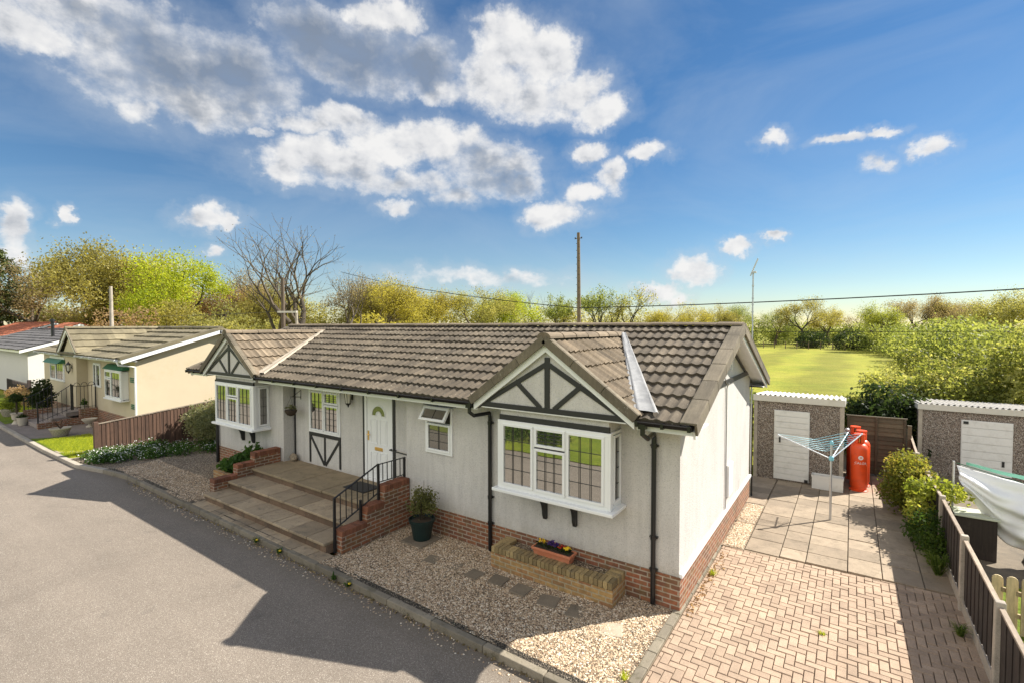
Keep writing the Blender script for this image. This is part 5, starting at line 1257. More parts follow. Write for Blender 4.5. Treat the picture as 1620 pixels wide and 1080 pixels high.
mb = MB(); mb.box(-22.74, -20.96, -.195, -.001, 1.27, 2.36); mb.box(-22.80, -20.90, -.30, -.0, 1.19, 1.248); mb.build('sill', M['upvc'], fr2, bevel=.01)
window(ch, (-24.95, 0, 1.50), (1, 0, 0), (0, -1, 0), [(.04, .36, .04, .98), (.38, .86, .04, .98)], .9, 1.02, dict(frame=M['upvc']), 'window', **kw)
window(ch, (-29.75, -.38, 1.55), (1, 0, 0), (0, -1, 0), [(.05, .95, .05, .74), (.05, .95, .76, 1.08), (.98, 2.2, .05, 1.08)], 2.25, 1.13, dict(frame=M['upvc']), 'window', **kw)
lantern((-26.4, -.38, 2.3), 'black carriage lantern on the cream wall under the small gable', 1.15)
# its brick porch and railings
cs = thing('porch_steps', 'red brick porch steps of the cream bungalow with grey treads', 'steps', (-25.6, -1, 0))
mb = MB(); mb.box(-24.75, -24.55, -1.9, -1.2, -.05, .22); mb.box(-24.75, -24.55, -1.2, -.6, -.05, .27); mb.box(-24.75, -24.55, -.6, -.013, -.05, .62); mb.build('brickwork', M['brick'], cs); mb = MB(); mb.box(-26.9, -26.7, -1.9, -1.0, -.05, .55); mb.build('brickwork', M['brick'], cs)
for y0, z in ((-1.9, .17), (-1.45, .34), (-1.0, .52)):
    mb = MB(); mb.box(-26.69, -24.76, y0, -.0 if y0 == -1.0 else y0+.5, z-.16, z); mb.build('tread', M['pinkpave'], cs)
ci = thing('railing', 'black wrought iron railing with hooped tops round the cream bungalow porch', 'railing', (-25, -1, 0))
xr2 = -24.65
def railrun(p, q, hts, n, par):
    p, q = Vector(p), Vector(q)
    for i in range(n+1):
        f = i/n; a = p+(q-p)*f; mb = MB(); big = i in (0, n); w = .02 if big else .008; mb.box(a.x-w, a.x+w, a.y-w, a.y+w, a.z, a.z+hts[0]+(hts[1]-hts[0])*f+(.05 if big else 0)); mb.build('post' if big else 'baluster', M['iron'], par)
    mb = MB(); u = Vector((0, 0, 1)); mb.tube([p+u*(hts[0]), (p+q)/2+u*((hts[0]+hts[1])/2-.05), q+u*hts[1]], .014, 6); mb.tube([p+u*.08, q+u*.08], .01, 5); mb.build('handrail', M['iron'], par)
railrun((xr2, -1.88, .2), (xr2, -.85, .62), (.82, 1.05), 7, ci); railrun((xr2, -.80, .62), (xr2, -.05, .62), (1.0, 1.0), 6, ci)
railrun((-26.8, -1.88, .2), (-26.8, -1.0, .55), (.82, .98), 7, ci)
mb = MB()
for y in (-.66, -.42, -.18): mb.tube([(xr2, y-.1+.1-.1*math.cos(k/8*math.pi), 1.62+.12*math.sin(k/8*math.pi)) for k in range(9)], .01, 5)
mb.build('hoop', M['iron'], ci)
# pots and urns
def urn(loc, prof, lab, mat='urn', n=20, name='stone_urn'):
    t = thing(name, lab, 'urn', loc); mb = MB(); prof = [(a*.7, b*.75) for a, b in prof]; mb.lathe(loc, prof, n); mb.build('bowl', M[mat], t, smooth=False); return t
u1 = urn((-23.55, -.55, -.01), [(.18, 0), (.18, .05), (.09, .10), (.08, .17), (.2, .22), (.34, .38), (.37, .46), (.33, .46), (.05, .4)], 'wide stone bowl on a short foot against the brick porch of the cream house')
u2 = urn((-26.95, -2.08, -.01), [(.25, 0), (.22, .04), (.15, .16), (.13, .22), (.22, .26), (.26, .52), (.31, .60), (.27, .6), (.03, .56)], 'tall pale urn at the front of the brick porch, holding a ball topped shrub')
mb = MB(); mb.tube([(-26.95, -2.08, .40), (-26.95, -2.08, 1.0)], .03, 6); mb.build('stem', M['stemm'], u2)
V, F, c = bush_np(71, [(0, 0, 1.1, .24, .24, .2)], 900, .07, .3); mesh_np('foliage', V, F, c, M['lf_dark'], u2)
u3 = urn((-26.2, -2.05, -.01), [(.16, 0), (.18, .03), (.24, .38), (.26, .46), (.22, .46), (.03, .27)], 'smaller pale pot at the foot of the cream house steps')
V, F, c = bush_np(72, [(0, 0, .38, .15, .15, .08)], 300, .06, .3); mesh_np('foliage', V, F, c, M['lf_dark'], u3)
u4 = urn((-25.0, -.35, .52), [(.14, 0), (.15, .02), (.19, .26), (.2, .3), (.17, .3), (.02, .26)], 'stone pot standing on the porch landing of the cream house')
V, F, c = bush_np(73, [(0, 0, .3, .12, .12, .16)], 260, .07, .3); mesh_np('foliage', V, F, c, M['lf_leafy'], u4)
def basket(loc, lab, s=1.0):
    t = thing('lattice_planter', lab, 'planter', loc, group=None); mb = MB(); o = Vector(loc)
    mb.lathe(o, [(.24*s, 0), (.26*s, .03), (.37*s, .33*s), (.40*s, .34*s), (.41*s, .38*s), (.36*s, .38*s), (.33*s, .33*s), (.02, .3*s)], 24)
    mb.build('bowl', M['urn'], t); mb = MB()
    for k in range(18):
        for d in (-1, 1):
            a = 2*math.pi*k/18; P = []
            for j in range(5):
                f = j/4; aa = a+d*f*.7; r = (.262+.118*f)*s; P.append((o.x+r*math.cos(aa), o.y+r*math.sin(aa), o.z+.02+.31*s*f))
            mb.tube(P, .012*s, 4)
    mb.build('lattice', M['pale_stone'], t); return t
b1_ = basket((-22.35, -1.72, -.004), 'round lattice sided planter with a spiky plant at the lawn edge by the brick porch', .8)
mb = MB()
for k in range(16):
    a = k*.9; r_ = rng.uniform(.3, .5); mb.tube([(-22.35, -1.72, .27), (-22.35+r_*.5*math.cos(a), -1.72+r_*.5*math.sin(a), .27+rng.uniform(.2, .38)), (-22.35+r_*math.cos(a), -1.72+r_*math.sin(a), .27+rng.uniform(.05, .3))], [.013, .009, .003], 3)
mb.build('blade', M['fence_b'], b1_)
b2_ = basket((-29.6, -1.85, -.004), 'lattice sided planter of yellow shrub farthest along the front lawns', .85)
V, F, c = bush_np(75, [(0, 0, .6, .42, .38, .28), (.3, .1, .5, .26, .26, .22)], 900, .09, .3); mesh_np('foliage', V, F, c, M['lf_lime'], b2_)
V, F, c = bush_np(76, [(0, 0, .8, .3, .3, .3)], 800, .1, .3)
mb = MB()
bush_thing('topiary_bush', 'dark clipped topiary bush standing by the cream house porch', (-27.6, -1.15, 0), 77, [(0, 0, .95, .5, .45, .5), (0, 0, 1.35, .35, .35, .4), (-.5, -.1, .85, .35, .3, .3)], 2600, .1, M['lf_dark'], M['stemm'])
# ------------------------------------------------------------------ white bungalow, red roofed bungalow
def simple_bungalow(name, lab, x0, x1, y0, y1, zw, zr_, mat, tile, hip=0, pitch=.35, rows=8):
    b = thing(name, lab, 'bungalow', ((x0+x1)/2, (y0+y1)/2, 0)); ym_ = (y0+y1)/2
    mb = MB(); mb.box(x0, x1, y0, y0+.1, -.05, zw); mb.box(x0, x1, y1-.1, y1, -.05, zw)
    for x in (x0, x1-.1): mb.prism([(x, y0+.101, -.05), (x, y1-.101, -.05), (x, y1-.101, zw), (x, ym_, zr_-.1), (x, y0+.101, zw)], (.1, 0, 0))
    mb.build('wall', M[mat], b)
    l = math.hypot(ym_-y0+.4, zr_-zw-.03); S_ = Vector((0, ym_-y0+.4, zr_-zw-.03))/l; S2_ = Vector((0, -S_.y, S_.z)); mb = MB()
    tile_slope(mb, (x0-.35, y0-.4, zw+.03), (1, 0, 0), x1-x0+.7, S_, l, rows, pitch=pitch, amp=.02, sub=4, lip=.04); tile_slope(mb, (x0-.35, y1+.4, zw+.03), (1, 0, 0), x1-x0+.7, S2_, l, rows, pitch=pitch, amp=.02, sub=4, lip=.04)
    ridge(mb, (x0-.35, ym_, zr_+.06), (x1+.35, ym_, zr_+.06), .12); rf = mb.build('roof', M[tile], b)
    mb = MB(); mb.box(x0-.33, x1+.33, y0-.38, y0-.35, zw-.13, zw+.03)
    for x in (x1+.3, x0-.33):
        for s in (-1, 1): e = y0-.4 if s < 0 else y1+.4; mb.prism([(x, e, zw+.0), (x, ym_, zr_-.02), (x, ym_, zr_-.20), (x, e, zw-.16)], (.03, 0, 0))
    mb.build('fascia', M['upvc'], b); return b, rf
wb, wrf = simple_bungalow('white_bungalow', 'white bungalow with dark grey tiled roof behind a picket fence', -52, -37.2, .2, 6.6, 2.72, 3.83, 'white_render', 'tileg')
mb = MB(); mb.box(-37.19, -37.14, 1.0, 2.0, .5, 2.5); mb.build('door', M['iron'], wb); mb = MB(); mb.tube([(-40.4, 2.0, 3.2), (-40.4, 2.0, 4.35)], .09, 8); mb.lathe((-40.4, 2.0, 4.35), [(.14, 0), (.14, .15), (.04, .2)], 10); mb.build('flue', M['iron'], wb)
rb_, _ = simple_bungalow('red_roof_bungalow', 'bungalow with an orange red tiled roof showing above the grey roof', -88, -70, 5, 12, 3.05, 4.45, 'cream', 'tiler')
gr2 = thing('small_gable_bungalow', 'pale gable end with white bargeboards beside the orange red roof', 'bungalow', (-66, 9, 0))
mb = MB(); mb.box(-68.5, -63.5, 6, 12, 0, 3.0); mb.prism([(-63.5, 6, 3.0), (-63.5, 12, 3.0), (-63.5, 9, 4.15)], (-5, 0, 0)); mb.build('wall', M['white_render'], gr2)
mb = MB()
for s in (-1, 1): mb.prism([(-63.3, 9+s*3.5, 2.9), (-63.3, 9, 4.32), (-63.3, 9, 4.46), (-63.3, 9+s*3.5, 3.04)][::1], (-5.4, 0, 0))
mb.build('roof', M['tiler'], gr2); mb = MB()
for s in (-1, 1): mb.prism([(-63.29, 9+s*3.5, 2.70), (-63.29, 9, 4.12), (-63.29, 9, 4.31), (-63.29, 9+s*3.5, 2.89)], (.05, 0, 0))
mb.build('bargeboard', M['upvc'], gr2)
pf = thing('picket_fence', 'black painted picket fence before the white bungalow', 'fence', (-34, -.4, 0))
for k in range(26):
    x = -39.0+k*.19; mb = MB(); mb.prism([(x, -.4, 0), (x+.09, -.4, 0), (x+.09, -.4, .98), (x+.045, -.4, 1.06), (x, -.4, .98)], (0, .02, 0)); mb.build('picket', M['fence_d'], pf)
mb = MB(); mb.box(-39.1, -34.0, -.378, -.34, .3, .37); mb.box(-39.1, -34.0, -.378, -.34, .75, .82); mb.build('rail', M['fence_d'], pf); mb = MB(); mb.box(-34.0, -33.85, -.45, -.3, 0, 1.25); mb.build('post', M['fence_d'], pf)
dr2 = thing('ramp_railing', 'dark timber ramp railing beside the white bungalow door', 'railing', (-33, .5, 0))
for x, z0, z1 in ((-34.6, .1, 1.2), (-33.2, .5, 1.75), (-31.6, .6, 1.8)): mb = MB(); mb.box(x-.06, x+.06, .35, .47, 0, z1); mb.build('post', M['fence_d'], dr2)
mb = MB()
for d_ in (0, -.25, -.5, -.75): mb.beam((-34.6, .41, 1.15+d_*.8), (-33.2, .41, 1.72+d_*.9), .07, .03, (0, 1, 0)); mb.beam((-33.2, .41, 1.72+d_*.9), (-31.6, .41, 1.76+d_*.9), .07, .03, (0, 1, 0))
mb.build('rail', M['fence_d'], dr2)
bush_thing('flowering_bush', 'pinkish white flowering bush along the dark picket fence', (-33.4, -.9, 0), 81, [(-1.2, 0, .5, .5, .3, .4), (0, .1, .55, .5, .35, .45), (1.0, .1, .45, .5, .3, .35)], 1400, .1, M['lf_pink'], M['stemm'])
bush_thing('low_shrub', 'golden green low shrub by the path of the white bungalow', (-30.6, -.3, 0), 83, [(0, 0, .3, .6, .4, .3), (.7, .1, .25, .4, .3, .25)], 900, .09, M['lf_lime'], M['stemm'])
# ------------------------------------------------------------------ garden plants
V, F, c = bush_np(90, [(-16.9+.12*k*0+rng.uniform(-.5, 1.5)*.0+.0, 0, 0, .1, .1, .1)], 10, .1)
bl_ = []
q = random.Random(4)
for k in range(110):
    f = q.random(); y = -2.15+f*3.9; x = -17.5+q.uniform(0, 1)*(1.0+1.5*min(1, max(0, (y+2.2)/2.4))); 
    if x > -14.6-.25*max(0, 0): continue
    bl_.append((x, y, .06, q.uniform(.2, .36), q.uniform(.2, .36), q.uniform(.12, .26)))
V, F, c = bush_np(91, bl_, 15000, .075, .3)
gc = mesh_np('ground_cover', V, F, c, M['lf_leafy']); tag(gc, 'low green ground cover at the foot of the reddish brown fence', 'ground cover', kind='stuff')
nr_ = np.random.default_rng(6); C = []
for b in bl_:
    m = int(34*(1.2 if b[1] < -.6 else .6)); d = nr_.normal(size=(m, 3)); d[:, 2] = abs(d[:, 2])+.2; d /= np.linalg.norm(d, axis=1)[:, None]; C.append(d*np.array(b[3:6])*1.08+np.array(b[:3]))
C = np.concatenate(C)[::2]; V, F = leaf_quads(C, .034, nr_, .9, 1.2); wf = mesh_np('white_flowers', V, F, nr_.uniform(0, 1, len(C)), M['whitepet']); tag(wf, 'small white flowers over the ground cover by the brown fence', 'flowers', kind='stuff')
bush_thing('variegated_shrub', 'rounded grey green shrub between the brown fence and the far bay window', (-16.75, 1.15, 0), 93, [(0, 0, .75, .95, .8, .6), (-.6, .2, .6, .6, .6, .5), (.6, -.3, .65, .65, .6, .55), (.3, .2, 1.05, .6, .6, .4), (-.2, -.4, .9, .5, .4, .4), (.9, .2, .6, .5, .5, .5)], 9000, .085, M['lf_varieg'], M['stemm'], shell=.55)
bush_thing('clipped_bush', 'rounded amber tipped bush leaning over the boundary fence', (3.05, 6.55, 0), 95, [(0, 0, .65, .42, .55, .55), (-.05, .25, .85, .38, .45, .42), (.05, -.3, .75, .4, .4, .45), (0, .1, 1.05, .36, .45, .3), (-.2, -.1, .5, .35, .5, .4)], 7000, .065, M['lf_amber'], M['stemm'], shell=.5)
bush_thing('golden_shrub', 'lime yellow sprawling shrub growing through the boundary fence', (3.20, 5.1, 0), 97, [(.05, .2, .75, .3, .45, .3), (.2, .1, 1.0, .35, .4, .2), (-.15, -.2, .55, .22, .4, .3), (.4, -.1, .98, .3, .3, .14), (-.1, .4, .85, .25, .3, .2)], 1500, .085, M['lf_lime'], M['stemm'], shell=.3)
bush_thing('green_shrub', 'fresh green shrub at the foot of the boundary fence below the lime one', (3.18, 4.3, 0), 98, [(0, 0, .4, .3, .6, .38), (-.1, .4, .3, .25, .4, .3), (.05, -.4, .3, .22, .35, .28)], 2600, .06, M['lf_box'], M['stemm'], shell=.4)
def tuft(name, lab, loc, n, h, spread, mat, seed, w=.012, cat='plant', group=None):
    q = random.Random(seed); mb = MB(); o = Vector(loc)
    for k in range(n):
        a = q.uniform(0, 6.28); hh = h*q.uniform(.5, 1.1); sp = spread*q.uniform(.3, 1); b = o+Vector((q.uniform(-.03, .03), q.uniform(-.03, .03), 0)); s = Vector((-math.sin(a), math.cos(a), 0))*w/2; m1 = b+Vector((math.cos(a)*sp*.4, math.sin(a)*sp*.4, hh*.8)); e = b+Vector((math.cos(a)*sp, math.sin(a)*sp, hh*.85)); c = q.random()
        mb.idx([b-s, b+s, m1+s*.8, m1-s*.8, e], [(0, 1, 2, 3), (3, 2, 4)], c)
    o_ = mb.build(name, mat); return tag(o_, lab, cat, group)
tuft('strap_plant', 'arching strap leaved plant at the base of the boundary fence', (3.2, 3.45, 0), 90, .42, .42, M['lf_blade'], 3, .022)
tuft('grass_tuft', 'small grass tuft against the brick skirt beside the driveway', (.16, 1.35, 0), 60, .09, .13, M['lf_bright'], 4, .008, 'weed')
tuft('grass_tuft', 'grass tuft at the kerb corner of the sunlit gravel', (-.12, -1.75, .01), 40, .08, .09, M['lf_bright'], 5, .008, 'weed')
tuft('grass_tuft', 'grass clump under the dark boundary fence near the driveway mouth', (3.22, 1.55, 0), 90, .16, .2, M['lf_blade'], 6, .01, 'weed')
tuft('grass_tuft', 'tiny weed between the driveway blocks out in the open', (1.72, .55, 0), 30, .035, .07, M['lf_bright'], 7, .01, 'weed')
for i, (x, lab) in enumerate(((-4.92, 'weed clump in the kerb joint just past the railing post'), (-4.55, 'dandelion weed along the kerb, the larger clump with yellow head'), (-7.35, 'yellow dandelion at the kerb before the middle of the steps'), (-6.55, 'yellow dandelion at the kerb before the railing end of the steps'))):
    tuft('kerb_weed', lab, (x, -2.22, -.05), 30, .10, .12, M['lf_leafy'], 20+i, .014, 'weed')
    if i: mb = MB(); mb.blob((x+.06, -2.24, .02), (.026, .026, .014), 8, 4, .05, .5); k = mb.build('flower', M['yellow'], bpy.context.scene.objects.get('kerb_weed' if not i else f'kerb_weed.{i:03d}'))
q = random.Random(40); nr_ = np.random.default_rng(41); P = np.stack([nr_.uniform(-14, -.9, 420), -2.235+nr_.normal(size=420)*.02, np.full(420, -.085)], 1); V, F = leaf_quads(P+nr_.uniform(0, .02, (420, 1))*np.array([0, 0, 1]), .045, nr_, .6, 1.0); kd = mesh_np('kerb_debris', V, F, nr_.uniform(0, 1, 420), M['lf_brown']); tag(kd, 'dead leaves and moss gathered along the kerb foot', 'leaf litter', kind='stuff')
P = np.stack([.10+abs(nr_.normal(size=160))*.07, nr_.uniform(-.1, 2.3, 160), np.full(160, .008)], 1); V, F = leaf_quads(P, .04, nr_, .7, 2.5); kd = mesh_np('leaf_litter', V, F, nr_.uniform(0, 1, 160), M['lf_pink']); tag(kd, 'dry leaves along the brick skirt on the drive side', 'leaf litter', kind='stuff')
# loose pebbles of the nearest gravel, real stones over the bed
def pebbles(name, x0, x1, y0, y1, n, seed, mat, lab, zf):
    r_ = np.random.default_rng(seed); X = r_.uniform(x0, x1, n); Y = r_.uniform(y0, y1, n); s = r_.uniform(.008, .017, (n, 1)); Z = np.array([zf(a, b) for a, b in zip(X, Y)])+.002
    base = np.array([(1, 0, 0), (0, 1, 0), (-1, 0, 0), (0, -1, 0), (0, 0, .75)], float); a = r_.uniform(0, 6.28, n); ca, sa = np.cos(a), np.sin(a); el = r_.uniform(.6, 1.5, n)
    B = np.repeat(base[None], n, 0)*s[:, :, None]; B[:, :, 0] *= el[:, None]; bx = B[:, :, 0]*ca[:, None]-B[:, :, 1]*sa[:, None]; by = B[:, :, 0]*sa[:, None]+B[:, :, 1]*ca[:, None]
    V = np.stack([bx+X[:, None], by+Y[:, None], B[:, :, 2]+Z[:, None]], 2).reshape(-1, 3); f0 = np.array([(0, 1, 4), (1, 2, 4), (2, 3, 4), (3, 0, 4)]); F = (f0[None]+np.arange(n)[:, None, None]*5).reshape(-1, 3)
    o = mesh_np(name, V, F, np.repeat(r_.uniform(0, 1, n), 4), mat); return tag(o, lab, 'gravel', kind='stuff')
m_, nt_, b_, o_ = newmat('loose_pebble'); L(nt_, ramp(nt_, attr(nt_), [(0, (.15, .105, .065)), (.3, (.38, .265, .165)), (.7, (.60, .455, .30)), (1, (.78, .69, .55))]), b_.inputs['Base Color']); b_.inputs['Roughness'].default_value = .8; M['pebble'] = m_
pebbles('gravel', -5.42, -.12, -2.05, -.03, 26000, 51, M['pebble'], 'loose pea gravel filling the bed along the bungalow front', gz)
pebbles('kerb_grit', -13.5, -.6, -2.42, -2.2, 700, 54, M['pebble'], 'stray pebbles scattered along the road edge', lambda x, y: -.088)
pebbles('side_pebbles', .06, .39, 2.7, 5.25, 3500, 52, M['pebble'], 'loose pale gravel strip along the sunny gable wall', lambda x, y: 0)
pebbles('old_gravel', -15.4, -10.6, -2.08, -1.0, 9000, 53, M['pebble'], 'loose gravel beside the foot of the steps', gz)

# ------------------------------------------------------------------ trees
TR = []
def place(o, x, y, rz=0, s=1.0): o.location = (x, y, -.05); o.rotation_euler = (0, 0, rz); o.scale = (s, s, s); return o
def tree(kind, seed, x, y, H, mat, bark, lab, group=None, cat='tree', name=None, **k):
    kinds = dict(
        round=dict(spread=.95, tr=.028*H, levels=4, nl=34, leaf=.019*H, lsig=.046*H, first=.24, kids=(2, 4), up=.12, shrink=.78),
        spring=dict(spread=.95, tr=.025*H, levels=4, nl=14, leaf=.017*H, lsig=.042*H, first=.25, kids=(3, 4), up=.18, shrink=.76),
        sparse=dict(spread=.85, tr=.02*H, levels=4, nl=5, leaf=.024*H, lsig=.03*H, first=.28, kids=(2, 4), up=.3, shrink=.74),
        bare=dict(spread=.78, tr=.030*H, levels=5, nl=1, leaf=.11, lsig=.25, first=.26, kids=(2, 3), up=.30, shrink=.80))
    p = dict(kinds[kind]); p.update(k); p['H'] = H
    if kind in ('round', 'spring'): p['nl'] = int(p['nl']*1.6)
    t = tree_thing(name or {'round': 'broadleaf_tree', 'spring': 'spring_tree', 'sparse': 'sparse_tree', 'bare': 'bare_tree'}[kind], seed, mat, bark, lab, cat, group, **p)
    return place(t, x, y)
B, BD, BL = M['bark'], M['bark_d'], M['bark_l']
tree('round', 101, -91, 11.5, 12.6, M['lf_brown'], B, 'broad olive brown tree behind the dark conifer', spread=1.05)
tree('round', 102, -75, 13.9, 14.3, M['lf_olive'], BD, 'tallest olive gold oak with a dark slanting limb above the cream roof', spread=1.1, nl=30)
oak = bpy.context.scene.objects['broadleaf_tree.001']; mb = MB(); mb.tube([(1.2, -2.2, 4.2), (2.6, -.4, 6.2), (3.2, 1.6, 7.4), (3.4, 3.2, 8.6), (3.3, 5.2, 9.4)], [.42, .36, .26, .17, .07], 7); mb.tube([(2.9, .6, 6.8), (3.2, 1.2, 8.6), (3.0, 2.2, 10.4)], [.2, .15, .05], 6); mb.tube([(3.2, 1.6, 7.4), (3.8, 3.4, 7.6), (3.6, 5.6, 8.2)], [.16, .11, .04], 6)
limb = mb.build('limb', BD, None, smooth=True); limb.parent = oak
tree('round', 103, -83, 21.5, 13.6, M['lf_gold'], B, 'olive gold tree between the tallest oak and the vivid lime tree', spread=1.05)
tree('round', 104, -65, 19.3, 12.2, M['lf_bright'], B, 'vivid lime green tree in full leaf', spread=1.1, nl=44)
tree('round', 125, -69, 15, 10.2, M['lf_olive'], B, 'olive tree low between the tallest oak and the vivid lime tree', spread=1.1)
tree('spring', 105, -67.4, 28.5, 12.1, M['lf_brown'], B, 'brownish tree just opening its leaves behind the bare trees', spread=1.05, nl=20)
tree('spring', 106, -58.5, 27.5, 10.2, M['lf_olive'], B, 'olive budding tree low behind the bare tree trunks', nl=24, spread=1.1)
bare = tree('bare', 113, -36.2, 14.8, 11.2, M['lf_brown'], B, 'bare tree with spreading limbs on the cream house side of the aerial pole', lean=(-.16, 0), spread=.85)
V, F = None, None
tree('bare', 126, -33.6, 15.4, 13.1, M['lf_brown'], B, 'tallest bare tree rising behind the ridge end', lean=(.08, .06), spread=.88, first=.2)
tree('bare', 119, -35.6, 18.2, 9.6, M['lf_brown'], B, 'bare tree leaning away from the aerial pole toward the gold tree', lean=(.55, .25), spread=.85)
tree('spring', 127, -53, 34, 10.4, M['lf_brown'], B, 'brown budding tree directly behind the tallest bare tree', nl=20, spread=1.15)
tree('spring', 128, -49.5, 36.5, 9.4, M['lf_olive'], B, 'olive budding tree between the tallest bare tree and the leaning one', nl=20, spread=1.15)
tree('spring', 129, -64, 25, 9.6, M['lf_pink'], B, 'pinkish budding tree beside the vivid lime tree', nl=20, spread=1.15)
tree('spring', 107, -44, 31.5, 10.1, M['lf_gold'], BL, 'golden budding tree next to the leaning bare tree', nl=22)
tree('sparse', 108, -50.2, 42.6, 11.1, M['lf_brown'], B, 'thin twiggy tree with hardly any leaf beside the golden tree', nl=2)
tree('spring', 109, -46.5, 43, 9.0, M['lf_gold'], BL, 'low gold tree in the gap under the twiggy tree', nl=20)
tree('round', 110, -43.4, 48.9, 9.4, M['lf_sage'], B, 'rounded sage green tree above the middle of the ridge', spread=1.1)
tree('round', 111, -41.8, 55.1, 9.0, M['lf_bright'], B, 'bright yellow green tree above the middle of the ridge', spread=1.1)
tree('bare', 112, -40.2, 60.3, 9.9, M['lf_brown'], BD, 'small dark bare tree beside the bright yellow green one')
tree('sparse', 114, -37.2, 62.7, 9.0, M['lf_mid'], BD, 'small open tree with tufts of leaf just before the tall pole', nl=12)
tree('sparse', 115, -33.1, 67.1, 10.1, M['lf_mid'], BD, 'open green tree just beyond the tall pole', nl=14)
tree('bare', 116, -31.2, 70, 10.4, M['lf_brown'], BD, 'thin bare tree between the open green tree and the round twiggy tree')
tree('sparse', 117, -28.6, 71, 10.8, M['lf_sage'], BD, 'round headed twiggy tree with a haze of leaf beyond the tall pole', nl=6, spread=.95)
xs_ = [(-26, 83, 8.4, 'lf_gold'), (-23.0, 89.6, 8.2, 'lf_gold'), (-19.5, 95.6, 8.2, 'lf_olive'), (-15.8, 101.4, 8.0, 'lf_mid')]
for i, ((x, y, h, mm), lab) in enumerate(zip(xs_, ('low golden tree beyond the round twiggy one', 'second low golden tree toward the aerial mast', 'olive tree low behind the ridge before the aerial mast', 'mid green tree directly behind the aerial mast'))): tree('round', 130+i, x, y, h, M[mm], B, lab, spread=1.25, nl=24)
tree('round', 140, -11.6, 112, 8.2, M['lf_mid'], B, 'green tree on the far field edge between the aerial mast and the oak', spread=1.2, nl=24)
tree('sparse', 141, -5.9, 104.7, 9.8, M['lf_olive'], BD, 'large round oak with visible boughs standing at the far field edge', nl=7, spread=1.0, levels=5, leaf=.2, lsig=.35, first=.2)
tree('round', 142, -2.0, 116, 8.0, M['lf_gold'], B, 'golden tree tucked against the field oak', spread=1.2, nl=22)
tree('sparse', 143, 2.2, 110, 7.2, M['lf_brown'], BD, 'leafless looking brown tree at the far field edge past the two round bushes', nl=4, spread=1.0)
tree('round', 144, 6.0, 89, 7.6, M['lf_lime'], B, 'rounded pale lime tree where the far hedge begins', spread=1.15)
tree('round', 145, 10.2, 99, 8.6, M['lf_brown'], B, 'wide brownish tree behind the pale lime tree', spread=1.15)
tree('spring', 146, 14.0, 100, 8.2, M['lf_olive'], B, 'olive tree with open crown along the far hedge', nl=20, spread=1.1)
tree('spring', 147, 17.0, 92, 7.7, M['lf_brown'], B, 'brown budding tree over the far hedge near the picture edge', nl=18, spread=1.1)
tree('round', 148, 17.0, 72, 8.2, M['lf_sage'], B, 'sage green tree at the far right hand end of the far hedge', spread=1.15)
# conifer at the far end
cn = thing('conifer', 'dark conifer standing behind the white bungalow', 'tree', (-97, 8.6, 0)); mb = MB(); mb.tube([(-97, 8.6, 0), (-97, 8.6, 14)], [.4, .05], 8); mb.build('trunk', BD, cn)
nr_ = np.random.default_rng(61); C = []; 
for k in range(260):
    f = nr_.uniform(.06, .99); r_ = (1-f)**.75*8.6*nr_.uniform(.75, 1.05); a = nr_.uniform(0, 6.28); n = int(20+110*(1-f)); s = nr_.uniform(.15, 1, n)**.6
    C.append(np.stack([np.cos(a)*r_*s+nr_.normal(size=n)*.22, np.sin(a)*r_*s+nr_.normal(size=n)*.22, 14.5*f-1.4*s*(1-f)*1.3+.7*s*s+nr_.normal(size=n)*.16], 1))
C = np.concatenate(C); V, F = leaf_quads(C, .42, nr_, .45, .1); mesh_np('crown', V, F, nr_.uniform(0, 1, len(C)), M['lf_conifer'], cn)
# scrub between the houses and the wood
bush_thing('pinkish_scrub', 'pinkish twiggy scrub behind the thin pale pole', (-53.6, 9.5, 0), 151, rand_blobs(151, 16, (5, 3), 7, (1.1, 1.9)), 7000, .26, M['lf_pink'], B, stem=.1)
bush_thing('brown_scrub', 'brown twiggy scrub between the dark conifer and the thin pale pole', (-96, 19.0, 0), 149, rand_blobs(149, 30, (9, 9), 11.5, (1.8, 3.0)), 16000, .34, M['lf_brown'], B, stem=.1)
bush_thing('green_scrub', 'soft green scrub between the thin pale pole and the bare trees', (-56.6, 14.6, 0), 152, rand_blobs(152, 14, (4, 3), 8.2, (1.2, 2.0)), 7000, .26, M['lf_olive'], B, stem=.1)
bush_thing('pale_willow', 'pale grey green willow scrub below the vivid lime tree', (-48.4, 15.8, 0), 153, rand_blobs(153, 16, (4.5, 3), 7.2, (1.1, 1.9)), 8000, .24, M['lf_sage'], B, stem=.1)
bush_thing('sage_scrub', 'sage coloured scrub at the foot of the bare trees', (-40.5, 17.5, 0), 154, rand_blobs(154, 14, (5, 2.5), 5.4, (1.0, 1.6)), 7000, .22, M['lf_sage'], B, stem=.08)
bush_thing('gold_scrub', 'golden twiggy scrub right of the bare trees, over the ridge', (-35.5, 26.5, 0), 155, rand_blobs(155, 16, (6, 3), 6.4, (1.1, 1.8)), 8000, .22, M['lf_gold'], B, stem=.08)
